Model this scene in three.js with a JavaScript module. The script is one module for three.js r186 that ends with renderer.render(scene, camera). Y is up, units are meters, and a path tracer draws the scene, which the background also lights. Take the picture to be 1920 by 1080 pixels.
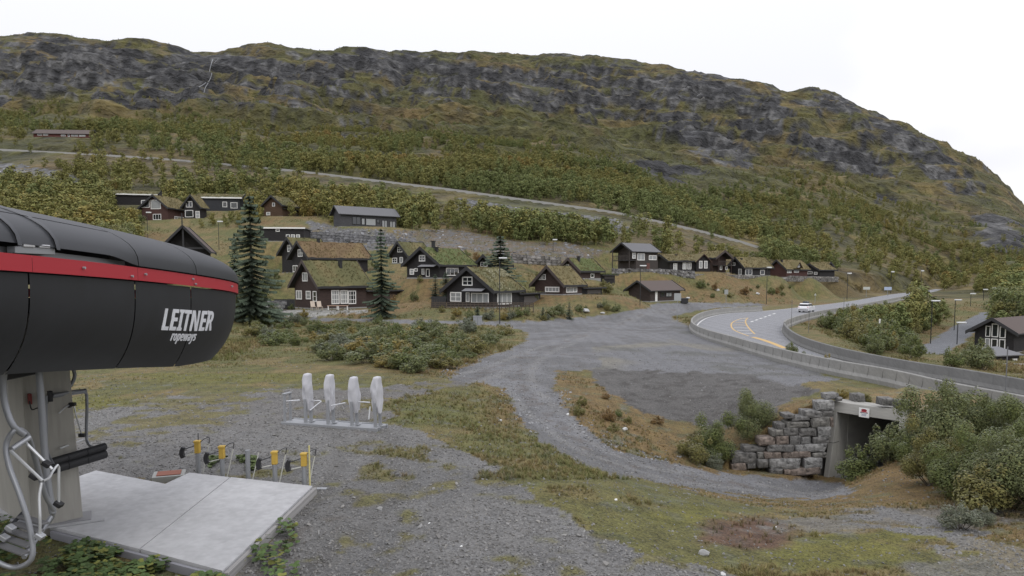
import * as THREE from 'three';
import { mergeGeometries, toCreasedNormals } from 'three/addons/utils/BufferGeometryUtils.js';
import { RoundedBoxGeometry } from 'three/addons/geometries/RoundedBoxGeometry.js';
import { ConvexGeometry } from 'three/addons/geometries/ConvexGeometry.js';
import { FontLoader } from 'three/addons/loaders/FontLoader.js';
import { TextGeometry } from 'three/addons/geometries/TextGeometry.js';

// ------------------------------------------------------------------ camera, sky, sun, exposure
const F = 1400, CX = 960, HOR = 515, PITCH = 4.5 * Math.PI / 180, CAMY = 5;
const CY = HOR + F * Math.tan(PITCH);
const scene = new THREE.Scene();
const camera = new THREE.PerspectiveCamera(2 * Math.atan(540 / F) * 180 / Math.PI, 16 / 9, 0.1, 6000);
camera.position.set(0, CAMY, 0);
camera.rotation.x = -PITCH;
camera.setViewOffset(1920, 1080, 0, 540 - CY, 1920, 1080);
camera.updateProjectionMatrix(); camera.updateMatrixWorld();
const renderer = new THREE.WebGLRenderer({ antialias: true });
renderer.setSize(1024, 576);
renderer.toneMapping = THREE.LinearToneMapping;
renderer.toneMappingExposure = .96;
renderer.shadowMap.enabled = true;

// ------------------------------------------------------------------ random and noise
function rng(seed) { let s = seed >>> 0; return () => { s = (s + 0x6D2B79F5) >>> 0; let t = s; t = Math.imul(t ^ (t >>> 15), t | 1); t ^= t + Math.imul(t ^ (t >>> 7), t | 61); return ((t ^ (t >>> 14)) >>> 0) / 4294967296; }; }
const h2 = (x, y) => { let n = Math.imul(x, 374761393) + Math.imul(y, 668265263) | 0; n = Math.imul(n ^ (n >>> 13), 1274126177); return ((n ^ (n >>> 16)) >>> 0) / 4294967296; };
function vn(x, y) { const i = Math.floor(x), j = Math.floor(y); let u = x - i, v = y - j; u = u * u * (3 - 2 * u); v = v * v * (3 - 2 * v); const a = h2(i, j), b = h2(i + 1, j), c = h2(i, j + 1), d = h2(i + 1, j + 1); return a + (b - a) * u + (c - a + (a - b - c + d) * u) * v; }
function fbm(x, y, o = 4) { let s = 0, a = .5, t = 0; for (let k = 0; k < o; k++) { s += a * vn(x, y); t += a; a *= .5; const nx = x * 1.62 - y * 1.18 + 17.3; y = x * 1.18 + y * 1.62 - 9.1; x = nx; } return s / t; }
function ridged(x, y, o = 4) { let s = 0, a = .5, t = 0; for (let k = 0; k < o; k++) { s += a * (1 - Math.abs(2 * vn(x, y) - 1)); t += a; a *= .5; const nx = x * 1.62 - y * 1.18 + 7.3; y = x * 1.18 + y * 1.62 - 3.1; x = nx; } return s / t; }
const clamp = (x, a = 0, b = 1) => Math.min(b, Math.max(a, x));
const sm = (a, b, x) => { const t = clamp((x - a) / (b - a)); return t * t * (3 - 2 * t); };
const lerp = (a, b, t) => a + (b - a) * t;
const mix3 = (a, b, t) => [lerp(a[0], b[0], t), lerp(a[1], b[1], t), lerp(a[2], b[2], t)];

// overcast sky: one cloud deck, the same all round
{
  const w = 768, h = 384, data = new Float32Array(w * h * 4);
  for (let j = 0; j < h; j++) for (let i = 0; i < w; i++) {
    const el = (j + .5) / h * Math.PI - Math.PI / 2, az = (i + .5) / w * 2 * Math.PI;
    const x = Math.cos(el) * Math.cos(az), z = Math.cos(el) * Math.sin(az), y = Math.sin(el), k = (j * w + i) * 4;
    let c;
    if (y > -.06) {
      const q = 1 / (Math.max(y, 0) + .25);
      const n = sm(.38, .66, fbm(x * q * 1.1 + 3.2, z * q * 1.1 + 4.4, 5));
      const lift = 1 + .75 * Math.max(y, 0);
      c = mix3([.84, .85, .92], [1.05, 1.045, 1.04], n).map(v => v * lift);
    } else c = [.1, .1, .09];
    data[k] = c[0]; data[k + 1] = c[1]; data[k + 2] = c[2]; data[k + 3] = 1;
  }
  const sky = new THREE.DataTexture(data, w, h, THREE.RGBAFormat, THREE.FloatType);
  sky.mapping = THREE.EquirectangularReflectionMapping; sky.magFilter = THREE.LinearFilter; sky.minFilter = THREE.LinearFilter;
  sky.colorSpace = THREE.LinearSRGBColorSpace; sky.needsUpdate = true;
  scene.background = sky; scene.environment = sky;
}
const sun = new THREE.DirectionalLight(new THREE.Color(1, .97, .92), 0.7);
sun.position.set(60, 160, 90); sun.target.position.set(0, 0, -60);
sun.castShadow = true; sun.shadow.radius = 30; sun.shadow.mapSize.set(2048, 2048);
Object.assign(sun.shadow.camera, { left: -160, right: 160, top: 160, bottom: -160, near: 1, far: 600 });
scene.add(sun, sun.target);

// ------------------------------------------------------------------ photo pixel <-> direction
const tanT = Math.tan(PITCH), cosT = Math.cos(PITCH), sinT = Math.sin(PITCH);
function ray(px, py) { const yc = (CY - py) / F, fw = cosT + yc * sinT; return [(px - CX) / F / fw, (yc * cosT - sinT) / fw]; }   // X and Y per metre of forward distance
function W(px, py, d) { const r = ray(px, py); return new THREE.Vector3(r[0] * d, CAMY + r[1] * d, -d); }
function onPlane(px, py, y) { const r = ray(px, py); const d = (y - CAMY) / r[1]; return new THREE.Vector3(r[0] * d, y, -d); }
function pix(X, Y, Z) { const d = -Z, t = (Y - CAMY) / d, yc = Math.tan(Math.atan(t) + PITCH); return [CX + X / d * F * (cosT + yc * sinT), CY - yc * F]; }

// ------------------------------------------------------------------ scene helpers
const names = {};
function numbered(n) { const k = names[n] = (names[n] ?? -1) + 1; return k ? n + '_' + String(k).padStart(3, '0') : n; }
function finish(o) { o.castShadow = true; o.receiveShadow = true; return o; }
function thing(name, label, category, pos, turn = 0, group) {
  const o = new THREE.Group(); o.name = numbered(name); scene.add(o);
  if (pos) o.position.copy(pos); o.rotation.y = turn; o.userData = { label, category }; if (group) o.userData.group = group; return o;
}
function norm(g) { g = g.index ? g.toNonIndexed() : g; for (const k of Object.keys(g.attributes)) if (!['position', 'normal', 'uv', 'color'].includes(k)) g.deleteAttribute(k); if (!g.attributes.normal) g.computeVertexNormals(); if (!g.attributes.uv) g.setAttribute('uv', new THREE.BufferAttribute(new Float32Array(g.attributes.position.count * 2), 2)); return g; }
function merge(gs) { gs = (Array.isArray(gs) ? gs : [gs]).map(norm); if (gs.some(g => g.attributes.color)) for (const g of gs) if (!g.attributes.color) g.setAttribute('color', new THREE.BufferAttribute(new Float32Array(g.attributes.position.count * 3).fill(1), 3)); return gs.length > 1 ? mergeGeometries(gs) : gs[0]; }
function part(name, gs, mat, parent, label) { const m = finish(new THREE.Mesh(merge(gs), mat)); m.name = name; parent.add(m); if (label) m.userData.label = label; return m; }
function single(name, gs, mat, label, category, group) { const m = finish(new THREE.Mesh(merge(gs), mat)); m.name = numbered(name); scene.add(m); m.userData = { label, category }; if (group) m.userData.group = group; return m; }
function structure(name, g, mat) { const m = finish(new THREE.Mesh(g, mat)); m.name = numbered(name); scene.add(m); m.userData = { kind: 'structure' }; return m; }
function copyOf(o, label, pos, turn, scale = 1, group) { const r = o.clone(); r.name = numbered(o.name.replace(/_\d{3}$/, '')); scene.add(r); r.userData = { ...o.userData }; if (label) r.userData.label = label; if (group) r.userData.group = group; r.position.copy(pos); r.rotation.y = turn; if (typeof scale === 'number') r.scale.setScalar(scale); else r.scale.set(...scale); return r; }
const col = (r, g, b) => new THREE.Color().setRGB(r, g, b);
function std(r, g, b, rough = .8, o = {}) { return new THREE.MeshStandardMaterial({ color: o.map ? col(r * 1.55, g * 1.55, b * 1.55) : col(r, g, b), roughness: rough, side: THREE.DoubleSide, ...o }); }
function boxG(x0, x1, y0, y1, z0, z1, bev = 0) { const w = x1 - x0, h = y1 - y0, l = z1 - z0; const g = bev ? new RoundedBoxGeometry(w, h, l, 1, bev) : new THREE.BoxGeometry(w, h, l); g.translate((x0 + x1) / 2, (y0 + y1) / 2, (z0 + z1) / 2); return g; }
function tubeG(pts, r, seg = 24, rad = 8, closed = false) { const c = new THREE.CatmullRomCurve3(pts.map(p => p.isVector3 ? p : new THREE.Vector3(...p)), closed, 'centripetal'); return new THREE.TubeGeometry(c, seg, r, rad, closed); }
function barG(a, b, r, rad = 8, r2 = r) { a = a.isVector3 ? a : new THREE.Vector3(...a); b = b.isVector3 ? b : new THREE.Vector3(...b); const v = b.clone().sub(a), g = new THREE.CylinderGeometry(r2, r, v.length(), rad, 1); g.applyQuaternion(new THREE.Quaternion().setFromUnitVectors(new THREE.Vector3(0, 1, 0), v.normalize())); g.translate((a.x + b.x) / 2, (a.y + b.y) / 2, (a.z + b.z) / 2); return g; }
function triG(arr, colors) { const g = new THREE.BufferGeometry(); g.setAttribute('position', new THREE.Float32BufferAttribute(arr, 3)); if (colors) g.setAttribute('color', new THREE.Float32BufferAttribute(colors, 3)); g.computeVertexNormals(); const n = arr.length / 3, uv = new Float32Array(n * 2); for (let i = 0; i < n; i++) { uv[i * 2] = arr[i * 3] + arr[i * 3 + 2] * .3; uv[i * 2 + 1] = arr[i * 3 + 1] + arr[i * 3 + 2] * .4; } g.setAttribute('uv', new THREE.BufferAttribute(uv, 2)); return g; }
const quad = (out, a, b, c, d) => out.push(...a, ...b, ...c, ...a, ...c, ...d);

// tiling grain textures, values round 2/3 so that they multiply a colour (materials make up for it with 1.5)
function tile(n, fn, srgb = false) {
  const d = new Uint8Array(n * n * 4);
  for (let j = 0; j < n; j++) for (let i = 0; i < n; i++) { let v = fn(i, j, n); if (!Array.isArray(v)) v = [v, v, v]; const k = (j * n + i) * 4; for (let c = 0; c < 3; c++) d[k + c] = clamp(v[c]) * 255; d[k + 3] = 255; }
  const t = new THREE.DataTexture(d, n, n); t.wrapS = t.wrapT = THREE.RepeatWrapping; t.magFilter = THREE.LinearFilter; t.minFilter = THREE.LinearMipmapLinearFilter; t.generateMipmaps = true; if (srgb) t.colorSpace = THREE.SRGBColorSpace; t.needsUpdate = true; return t;
}
function vnT(x, y, p) { const i = Math.floor(x), j = Math.floor(y); let u = x - i, v = y - j; u = u * u * (3 - 2 * u); v = v * v * (3 - 2 * v); const m = (a) => ((a % p) + p) % p; const a = h2(m(i), m(j) + p * 7), b = h2(m(i + 1), m(j) + p * 7), c = h2(m(i), m(j + 1) + p * 7), d = h2(m(i + 1), m(j + 1) + p * 7); return a + (b - a) * u + (c - a + (a - b - c + d) * u) * v; }
function fT(i, j, n, p, o) { let s = 0, a = .5, t = 0; for (let k = 0; k < o; k++) { s += a * vnT(i / n * p, j / n * p, p); t += a; a *= .55; p *= 2; } return s / t; }
const gravelTile = tile(512, (i, j, n) => { const s = fT(i, j, n, 64, 3), b = fT(i, j, n, 6, 3); return .62 + (s - .5) * .75 + (b - .5) * .3 + (h2(i, j) - .5) * .18; });
const grassTile = tile(512, (i, j, n) => { const s = fT(i, j, n, 48, 3), b = fT(i, j, n, 5, 4); const v = .62 + (s - .5) * .9 + (b - .5) * .5; return [v * 1.02, v, v * .95]; });
const rockTile = tile(512, (i, j, n) => { const s = fT(i, j, n, 16, 5), b = fT(i, j * 2.0 % n, n, 8, 4); return .62 + (s - .5) * 1.0 + (b - .5) * .5; });
const concreteTile = tile(256, (i, j, n) => { const s = fT(i, j, n, 24, 4), b = fT(i, j, n, 3, 3); return .64 + (s - .5) * .2 + (b - .5) * .16; });
const woodTile = tile(256, (i, j, n) => { const s = fT(i * .15 % n, j, n, 32, 3); return .6 + (s - .5) * .5; });
const streakTile = tile(256, (i, j, n) => .64 + (fT(i, j * .06 % n, n, 40, 3) - .5) * .35 + (fT(i, j, n, 4, 4) - .5) * .3);
const grain = (t, k) => { const c = t.clone(); c.repeat.set(k, k); c.needsUpdate = true; return c; };

// ------------------------------------------------------------------ terrain: heights from ground points read off the photograph
const CP = [];   // [col, ln d, height above the camera + 5]
const gp = (px, py, h) => { const r = ray(px, py), d = h / r[1]; CP.push([CX + F * r[0], Math.log(d), h + 5]); };     // on ground h metres from eye level
const dp = (px, py, d) => { const r = ray(px, py); CP.push([CX + F * r[0], Math.log(d), r[1] * d + 5]); };            // at distance d
for (const c of [-500, -100, 300, 700, 1100]) for (const d of [3.5, 7, 12, 17]) CP.push([c, Math.log(d), .03]);
for (const c of [-500, -100, 200, 450, 700]) for (const d of [23, 30]) CP.push([c, Math.log(d), .05]);
for (const c of [1500, 1900, 2400]) { CP.push([c, Math.log(3.5), -.1]); CP.push([c, Math.log(9), -.4]); }
gp(900, 860, -5); gp(1100, 990, -5.05); gp(1400, 1000, -5.7); gp(1600, 1000, -5.8); gp(1900, 1000, -5.9); gp(2300, 1000, -5.9); gp(1300, 935, -6); gp(1500, 945, -7);
gp(1560, 905, -8.8); gp(1480, 900, -8.4); gp(1380, 890, -8); gp(1250, 868, -7.2); gp(1100, 820, -6.3); gp(1000, 770, -5.8); gp(950, 735, -5.5); gp(900, 705, -5.3);
gp(1050, 700, -5.6); gp(1100, 760, -5.9); gp(1200, 800, -6.6); gp(1300, 830, -7.2);
dp(1690, 880, 26); dp(1760, 855, 27.5); dp(1900, 850, 27.5); dp(2200, 850, 28);
gp(100, 800, -4.95); gp(300, 735, -5); gp(600, 735, -5); gp(700, 690, -5.1); gp(500, 650, -5.2); gp(700, 640, -5.4); gp(850, 620, -5.7); gp(950, 608, -6);
gp(650, 594, -5.6); gp(500, 592, -5.5); gp(200, 600, -5); gp(-200, 620, -5); gp(-450, 620, -5);
gp(1120, 690, -5.7); gp(1250, 650, -6); gp(1100, 625, -6); gp(1200, 700, -6); gp(1230, 750, -6.4); gp(1330, 790, -7); gp(1420, 700, -6.1); gp(1400, 760, -6.5);
gp(1640, 735, -6.0); gp(1520, 715, -6.1); gp(1720, 800, -6.2);
gp(1230, 580, -5.8); gp(1100, 594, -5.9); gp(1330, 572, -5.8);
gp(1650, 650, -7.5); gp(1600, 620, -7.2); gp(1745, 637, -8); gp(1800, 650, -9); gp(1900, 690, -8); gp(1850, 662, -8); gp(2200, 690, -8.5); gp(2400, 650, -12);
dp(1900, 600, 140); dp(1860, 585, 150); dp(1900, 550, 220); dp(1700, 575, 150); dp(2300, 580, 200);
// houses and the slopes between them
dp(600, 580, 105); dp(924, 578, 100); dp(800, 523, 118); dp(862, 522, 121); dp(560, 510, 128); dp(690, 500, 132); dp(740, 494, 140); dp(540, 453, 150); dp(640, 428, 170); dp(740, 430, 172); dp(640, 455, 158); dp(540, 405, 190); dp(430, 470, 150); dp(330, 430, 175); dp(410, 560, 110); dp(300, 560, 100);
dp(1056, 553, 115); dp(1135, 556, 118); dp(1090, 523, 135); dp(1150, 522, 140); dp(1220, 566, 135); dp(1184, 506, 160); dp(1235, 508, 163); dp(1260, 508, 168); dp(1330, 508, 172); dp(1395, 517, 183); dp(1474, 520, 198); dp(1540, 520, 215); dp(1600, 522, 235);
dp(1150, 540, 146); dp(1300, 535, 158); dp(1300, 562, 148); dp(1400, 562, 155); dp(1500, 556, 175); dp(1600, 540, 205); dp(1700, 535, 245); dp(960, 540, 118); dp(960, 500, 140); dp(900, 455, 170); dp(1000, 470, 165); dp(1090, 460, 180); dp(850, 440, 185); dp(1020, 430, 215); dp(1150, 445, 215); dp(1250, 460, 205);
dp(1755, 545, 290); dp(1815, 534, 400);
// mountain
for (const p of [[-450, 420, 180], [0, 420, 175], [0, 350, 235], [0, 284, 320], [0, 262, 355], [110, 265, 352], [0, 185, 640], [-450, 270, 340], [-450, 185, 620], [250, 360, 225], [300, 300, 318], [300, 250, 430], [300, 195, 660], [550, 365, 225], [550, 322, 308], [550, 250, 490], [550, 190, 720], [750, 395, 225], [750, 346, 298], [750, 280, 460], [750, 200, 770], [950, 374, 288], [950, 300, 460], [950, 220, 780], [1150, 401, 280], [1150, 330, 460], [1150, 240, 820], [1290, 430, 274], [1400, 463, 270], [1400, 400, 430], [1400, 310, 720], [1530, 500, 290], [1650, 505, 300], [1650, 450, 420], [1650, 350, 720], [1800, 500, 360], [1800, 420, 620], [1920, 490, 440], [1920, 440, 600], [2200, 560, 420], [2400, 570, 500]]) dp(...p);
const RIDGE = [[-500, 60], [-200, 72], [0, 78], [30, 74], [120, 72], [160, 82], [270, 79], [330, 95], [388, 112], [440, 100], [495, 87], [560, 95], [665, 92], [740, 103], [835, 99], [900, 103], [980, 107], [1015, 101], [1050, 99], [1110, 103], [1180, 117], [1240, 126], [1300, 140], [1400, 154], [1440, 165], [1468, 179], [1525, 167], [1600, 190], [1700, 235], [1760, 270], [1830, 315], [1880, 350], [1918, 390], [1960, 440], [2050, 505], [2250, 545], [2450, 560]];
for (const [x, y] of RIDGE) { const d = x < 388 ? 840 + Math.max(0, x) * .3 : x < 1000 ? 960 + (x - 388) * .45 : x < 1500 ? 1240 - (x - 1000) * .16 : 1160 - (x - 1500) * .75; dp(x, y, d); dp(x, y + 22, d * 1.22); dp(x, y + 60, d * 1.6); }
const ridgePy = x => { for (let i = 0; i + 1 < RIDGE.length; i++) if (x < RIDGE[i + 1][0]) return lerp(RIDGE[i][1], RIDGE[i + 1][1], (x - RIDGE[i][0]) / (RIDGE[i + 1][0] - RIDGE[i][0])); return 560; };
const US = 1 / 300, VS = 2.4;
let RB;
{
  const n = CP.length, m = n + 3, A = [], phi = (a, b) => Math.sqrt(((a[0] - b[0]) * US) ** 2 + ((a[1] - b[1]) * VS) ** 2 + .003);
  for (let i = 0; i < m; i++) { A.push(new Float64Array(m + 1)); }
  for (let i = 0; i < n; i++) { for (let j = 0; j < n; j++) A[i][j] = phi(CP[i], CP[j]); A[i][i] -= 1e-4; const q = [1, CP[i][0] * US, CP[i][1] * VS]; for (let k = 0; k < 3; k++) { A[i][n + k] = q[k]; A[n + k][i] = q[k]; } A[i][m] = Math.asinh(CP[i][2] / 4); }
  for (let i = 0; i < m; i++) { let p = i; for (let r = i + 1; r < m; r++) if (Math.abs(A[r][i]) > Math.abs(A[p][i])) p = r; [A[i], A[p]] = [A[p], A[i]]; for (let r = i + 1; r < m; r++) { const f = A[r][i] / A[i][i]; if (f) for (let c = i; c <= m; c++) A[r][c] -= f * A[i][c]; } }
  const x = new Float64Array(m); for (let i = m - 1; i >= 0; i--) { let s = A[i][m]; for (let c = i + 1; c < m; c++) s -= A[i][c] * x[c]; x[i] = s / A[i][i]; }
  const U = CP.map(p => p[0] * US), V = CP.map(p => p[1] * VS);
  RB = (c, l) => { const u = c * US, v = l * VS; let s = x[n] + x[n + 1] * u + x[n + 2] * v; for (let i = 0; i < n; i++) { const a = u - U[i], b = v - V[i]; s += x[i] * Math.sqrt(a * a + b * b + .003); } return 4 * Math.sinh(s); };
}
// main road: matched points of its two edges (top of barrier, 5.4 m under the eye)
const ROADY = CAMY - 6.25, BARH = .85;
const bt = (x, y) => { const p = onPlane(x, y, CAMY - 5.4); p.y = ROADY; return p; }, rd = (x, y, d) => { const p = d ? W(x, y, d) : onPlane(x, y, ROADY); return p; };
const edgeO = [bt(2350, 820), bt(2150, 785), bt(1920, 742), bt(1775, 715), bt(1672, 692.5), bt(1569, 675), bt(1500, 661.6), bt(1432, 646), bt(1380, 632), bt(1329, 618.6), bt(1303, 608), bt(1298, 597), bt(1322, 584), bt(1363, 577.5), bt(1428, 574), rd(1538, 571.7), rd(1592, 565), rd(1673, 551.7), rd(1735, 545, 290), rd(1805, 532.5, 400)];
const edgeI = [bt(2350, 780), bt(2150, 750), bt(1920, 711), bt(1810, 692.5), bt(1707, 677), bt(1604, 658), bt(1552, 646), bt(1507, 632), bt(1482, 618.6), bt(1471, 606), bt(1474, 600), bt(1484, 596), bt(1500, 591), bt(1520, 586), bt(1540, 582), bt(1586, 575), bt(1640, 565.5), bt(1690, 556), rd(1752, 548, 280), rd(1817, 535, 390)];
const cO = new THREE.CatmullRomCurve3(edgeO, false, 'centripetal'), cI = new THREE.CatmullRomCurve3(edgeI, false, 'centripetal');
const RN = 200, roadO = [], roadI = [], roadC = [];
for (let i = 0; i <= RN; i++) { const t = i / RN, a = cO.getPoint(t), b = cI.getPoint(t); roadO.push(a); roadI.push(b); roadC.push([(a.x + b.x) / 2, (a.z + b.z) / 2, a.distanceTo(b) / 2, (a.y + b.y) / 2]); }
// hillside road
const HR = [[-450, 262, 330], [0, 284, 320], [150, 292, 319], [300, 301, 318], [420, 311, 314], [550, 323, 308], [660, 336, 302], [750, 347, 298], [850, 359, 293], [950, 373, 288], [1050, 387, 284], [1150, 401, 280], [1210, 413, 277], [1290, 431, 274], [1350, 446, 272], [1400, 459, 270], [1430, 468, 268]].map(p => W(...p));
const cH = new THREE.CatmullRomCurve3(HR, false, 'centripetal'), hillC = cH.getPoints(160);
// side road going down on the right
const SR = [[1735, 668, -8.6], [1765, 650, -8.8], [1790, 630, -8.8], [1815, 612, -8.7], [1840, 598, -8.3], [1862, 586, -7.6]].map(([x, y, h]) => onPlane(x, y, CAMY + h));
const sideC = new THREE.CatmullRomCurve3(SR, false, 'centripetal').getPoints(60);
const PADS = [];   // x, z, radius, height: levelled house plots
// underpass: portal face and the bank behind it
const PT = { a: W(1562, 752, 32.4), b: W(1700, 770, 30.0) };   // top left and top right of the portal face
PT.dir = new THREE.Vector3(PT.b.x - PT.a.x, 0, PT.b.z - PT.a.z).normalize(); PT.nrm = new THREE.Vector3(PT.dir.z, 0, -PT.dir.x); if (PT.nrm.z < 0) PT.nrm.negate(); // toward the viewer
PT.wid = Math.hypot(PT.b.x - PT.a.x, PT.b.z - PT.a.z); PT.top = PT.a.y; PT.bot = CAMY - 8.8;
const wallEnd = W(1362, 878, 31.8);
const BANK = [[wallEnd.x - 1, wallEnd.z - .4, -3.6], [wallEnd.x, wallEnd.z, -3.0], [W(1440, 850, 32).x, -32.2, -1.95], [W(1500, 800, 32.3).x, -32.5, -1.0], [PT.a.x, PT.a.z - .25, PT.top - .05], [PT.b.x, PT.b.z - .15, PT.top - .05], [PT.b.x + 1.6, PT.b.z + 1.2, PT.top - .4]];
function bankAt(X, Z) {   // side and distance to the retaining line; positive is behind it
  let best = null;
  for (let i = 0; i + 1 < BANK.length; i++) { const [x0, z0, h0] = BANK[i], [x1, z1, h1] = BANK[i + 1]; const dx = x1 - x0, dz = z1 - z0, t = clamp(((X - x0) * dx + (Z - z0) * dz) / (dx * dx + dz * dz)), ex = X - x0 - dx * t, ez = Z - z0 - dz * t, d = Math.hypot(ex, ez); if (!best || d < best.d) best = { d, s: ex * dz - ez * dx, h: lerp(h0, h1, t), end: (i === 0 && t <= 0) || (i === BANK.length - 2 && t >= 1) }; }
  return best;
}
function tunnelAt(X, Z) { const x = X - PT.a.x, z = Z - PT.a.z, u = x * PT.dir.x + z * PT.dir.z, v = -(x * PT.nrm.x + z * PT.nrm.z); return [u, v]; }
const near2 = (list, X, Z, step = 1) => { let b = 1e9, k = 0; for (let i = 0; i < list.length; i += step) { const p = list[i], x = (p.x ?? p[0]) - X, z = (p.z ?? p[1]) - Z, d = x * x + z * z; if (d < b) { b = d; k = i; } } return [Math.sqrt(b), k]; };
function baseHeight(X, Z) {
  const d = -Z; let h = RB(CX + F * X / d, Math.log(d));
  // relief
  if (d > 20) h += (fbm(X * .11, Z * .11, 4) - .5) * .5 * sm(20, 60, d);
  h += (fbm(X * .9, Z * .9, 3) - .5) * .05;
  let far = sm(230, 520, d);
  if (far > 0) { const [px, py] = pix(X, h, Z); far *= .5 + .5 * sm(2, 40, py - ridgePy(px)); }
  if (far > 0) {
    const up = sm(25, 150, h);
    h += far * (ridged(X * .0065 + Z * .002, Z * .008, 5) - .55) * 34 * (.35 + .65 * up);
    h += far * (fbm(X * .03, Z * .03, 4) - .5) * 17;
    const wob = fbm(X * .006 + 4, Z * .006, 3) * 2.2 + X * .0026, per = 24, ph = h / per + wob, fr = ph - Math.floor(ph);
    h += far * up * per * .8 * ((sm(.55, .95, fr)) - fr) ;
    h += far * up * (ridged(X * .05, h * .05 + Z * .02, 3) - .5) * 10;
    const w2 = h / 9 + fbm(X * .02 + 7, Z * .012, 3) * 3 + X * .006, f2 = w2 - Math.floor(w2); h += far * up * 9 * .75 * (sm(.5, .9, f2) - f2) * sm(.3, .6, fbm(X * .012 + 2, Z * .012 + 5, 3));
  }
  return h;
}
function height(X, Z) {
  let h = baseHeight(X, Z); const d = -Z;
  if (d > 24 && d < 44 && X > 4 && X < 24) {
    const b = bankAt(X, Z);
    if (!b.end || b.d < .6) {
      if (b.s > 0) h = lerp(b.h + b.d * .02, h, sm(.3, 7, b.d)); else { const low = Math.min(h, lerp(PT.bot + .02, -3.3, clamp((PT.a.x - X) / 5))); h = lerp(low, h, sm(.2, 3.5, b.d)); }
    }
    const [u, v] = tunnelAt(X, Z); if (u > -.2 && u < PT.wid + .4 && v < .1 && v > -4) h = lerp(PT.bot + .02, h, sm(1.2, 4, -v));
  }
  if (d > 24 && X > 8 && d < 440) { const [q, k] = near2(roadC, X, Z, 1), c = roadC[k], hw = c[2]; const m = 1 - sm(hw + .4, hw + 3.5 + d * .012, q); if (m > 0) h = lerp(h, c[3] - .12, m); }
  if (d > 250 && d < 345) { const [q, k] = near2(hillC, X, Z, 2), m = 1 - sm(4, 11, q); if (m > 0) h = lerp(h, hillC[k].y - .15, m); }
  if (d > 60 && d < 175 && X > 40) { const [q, k] = near2(sideC, X, Z), m = 1 - sm(3.2, 8, q); if (m > 0) h = lerp(h, sideC[k].y, m); }
  for (const p of PADS) { const q = Math.hypot(X - p[0], Z - p[1]); if (q < p[2] + 9) h = lerp(h, p[3], 1 - sm(p[2], p[2] + 9, q)); }
  return h;
}

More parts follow.
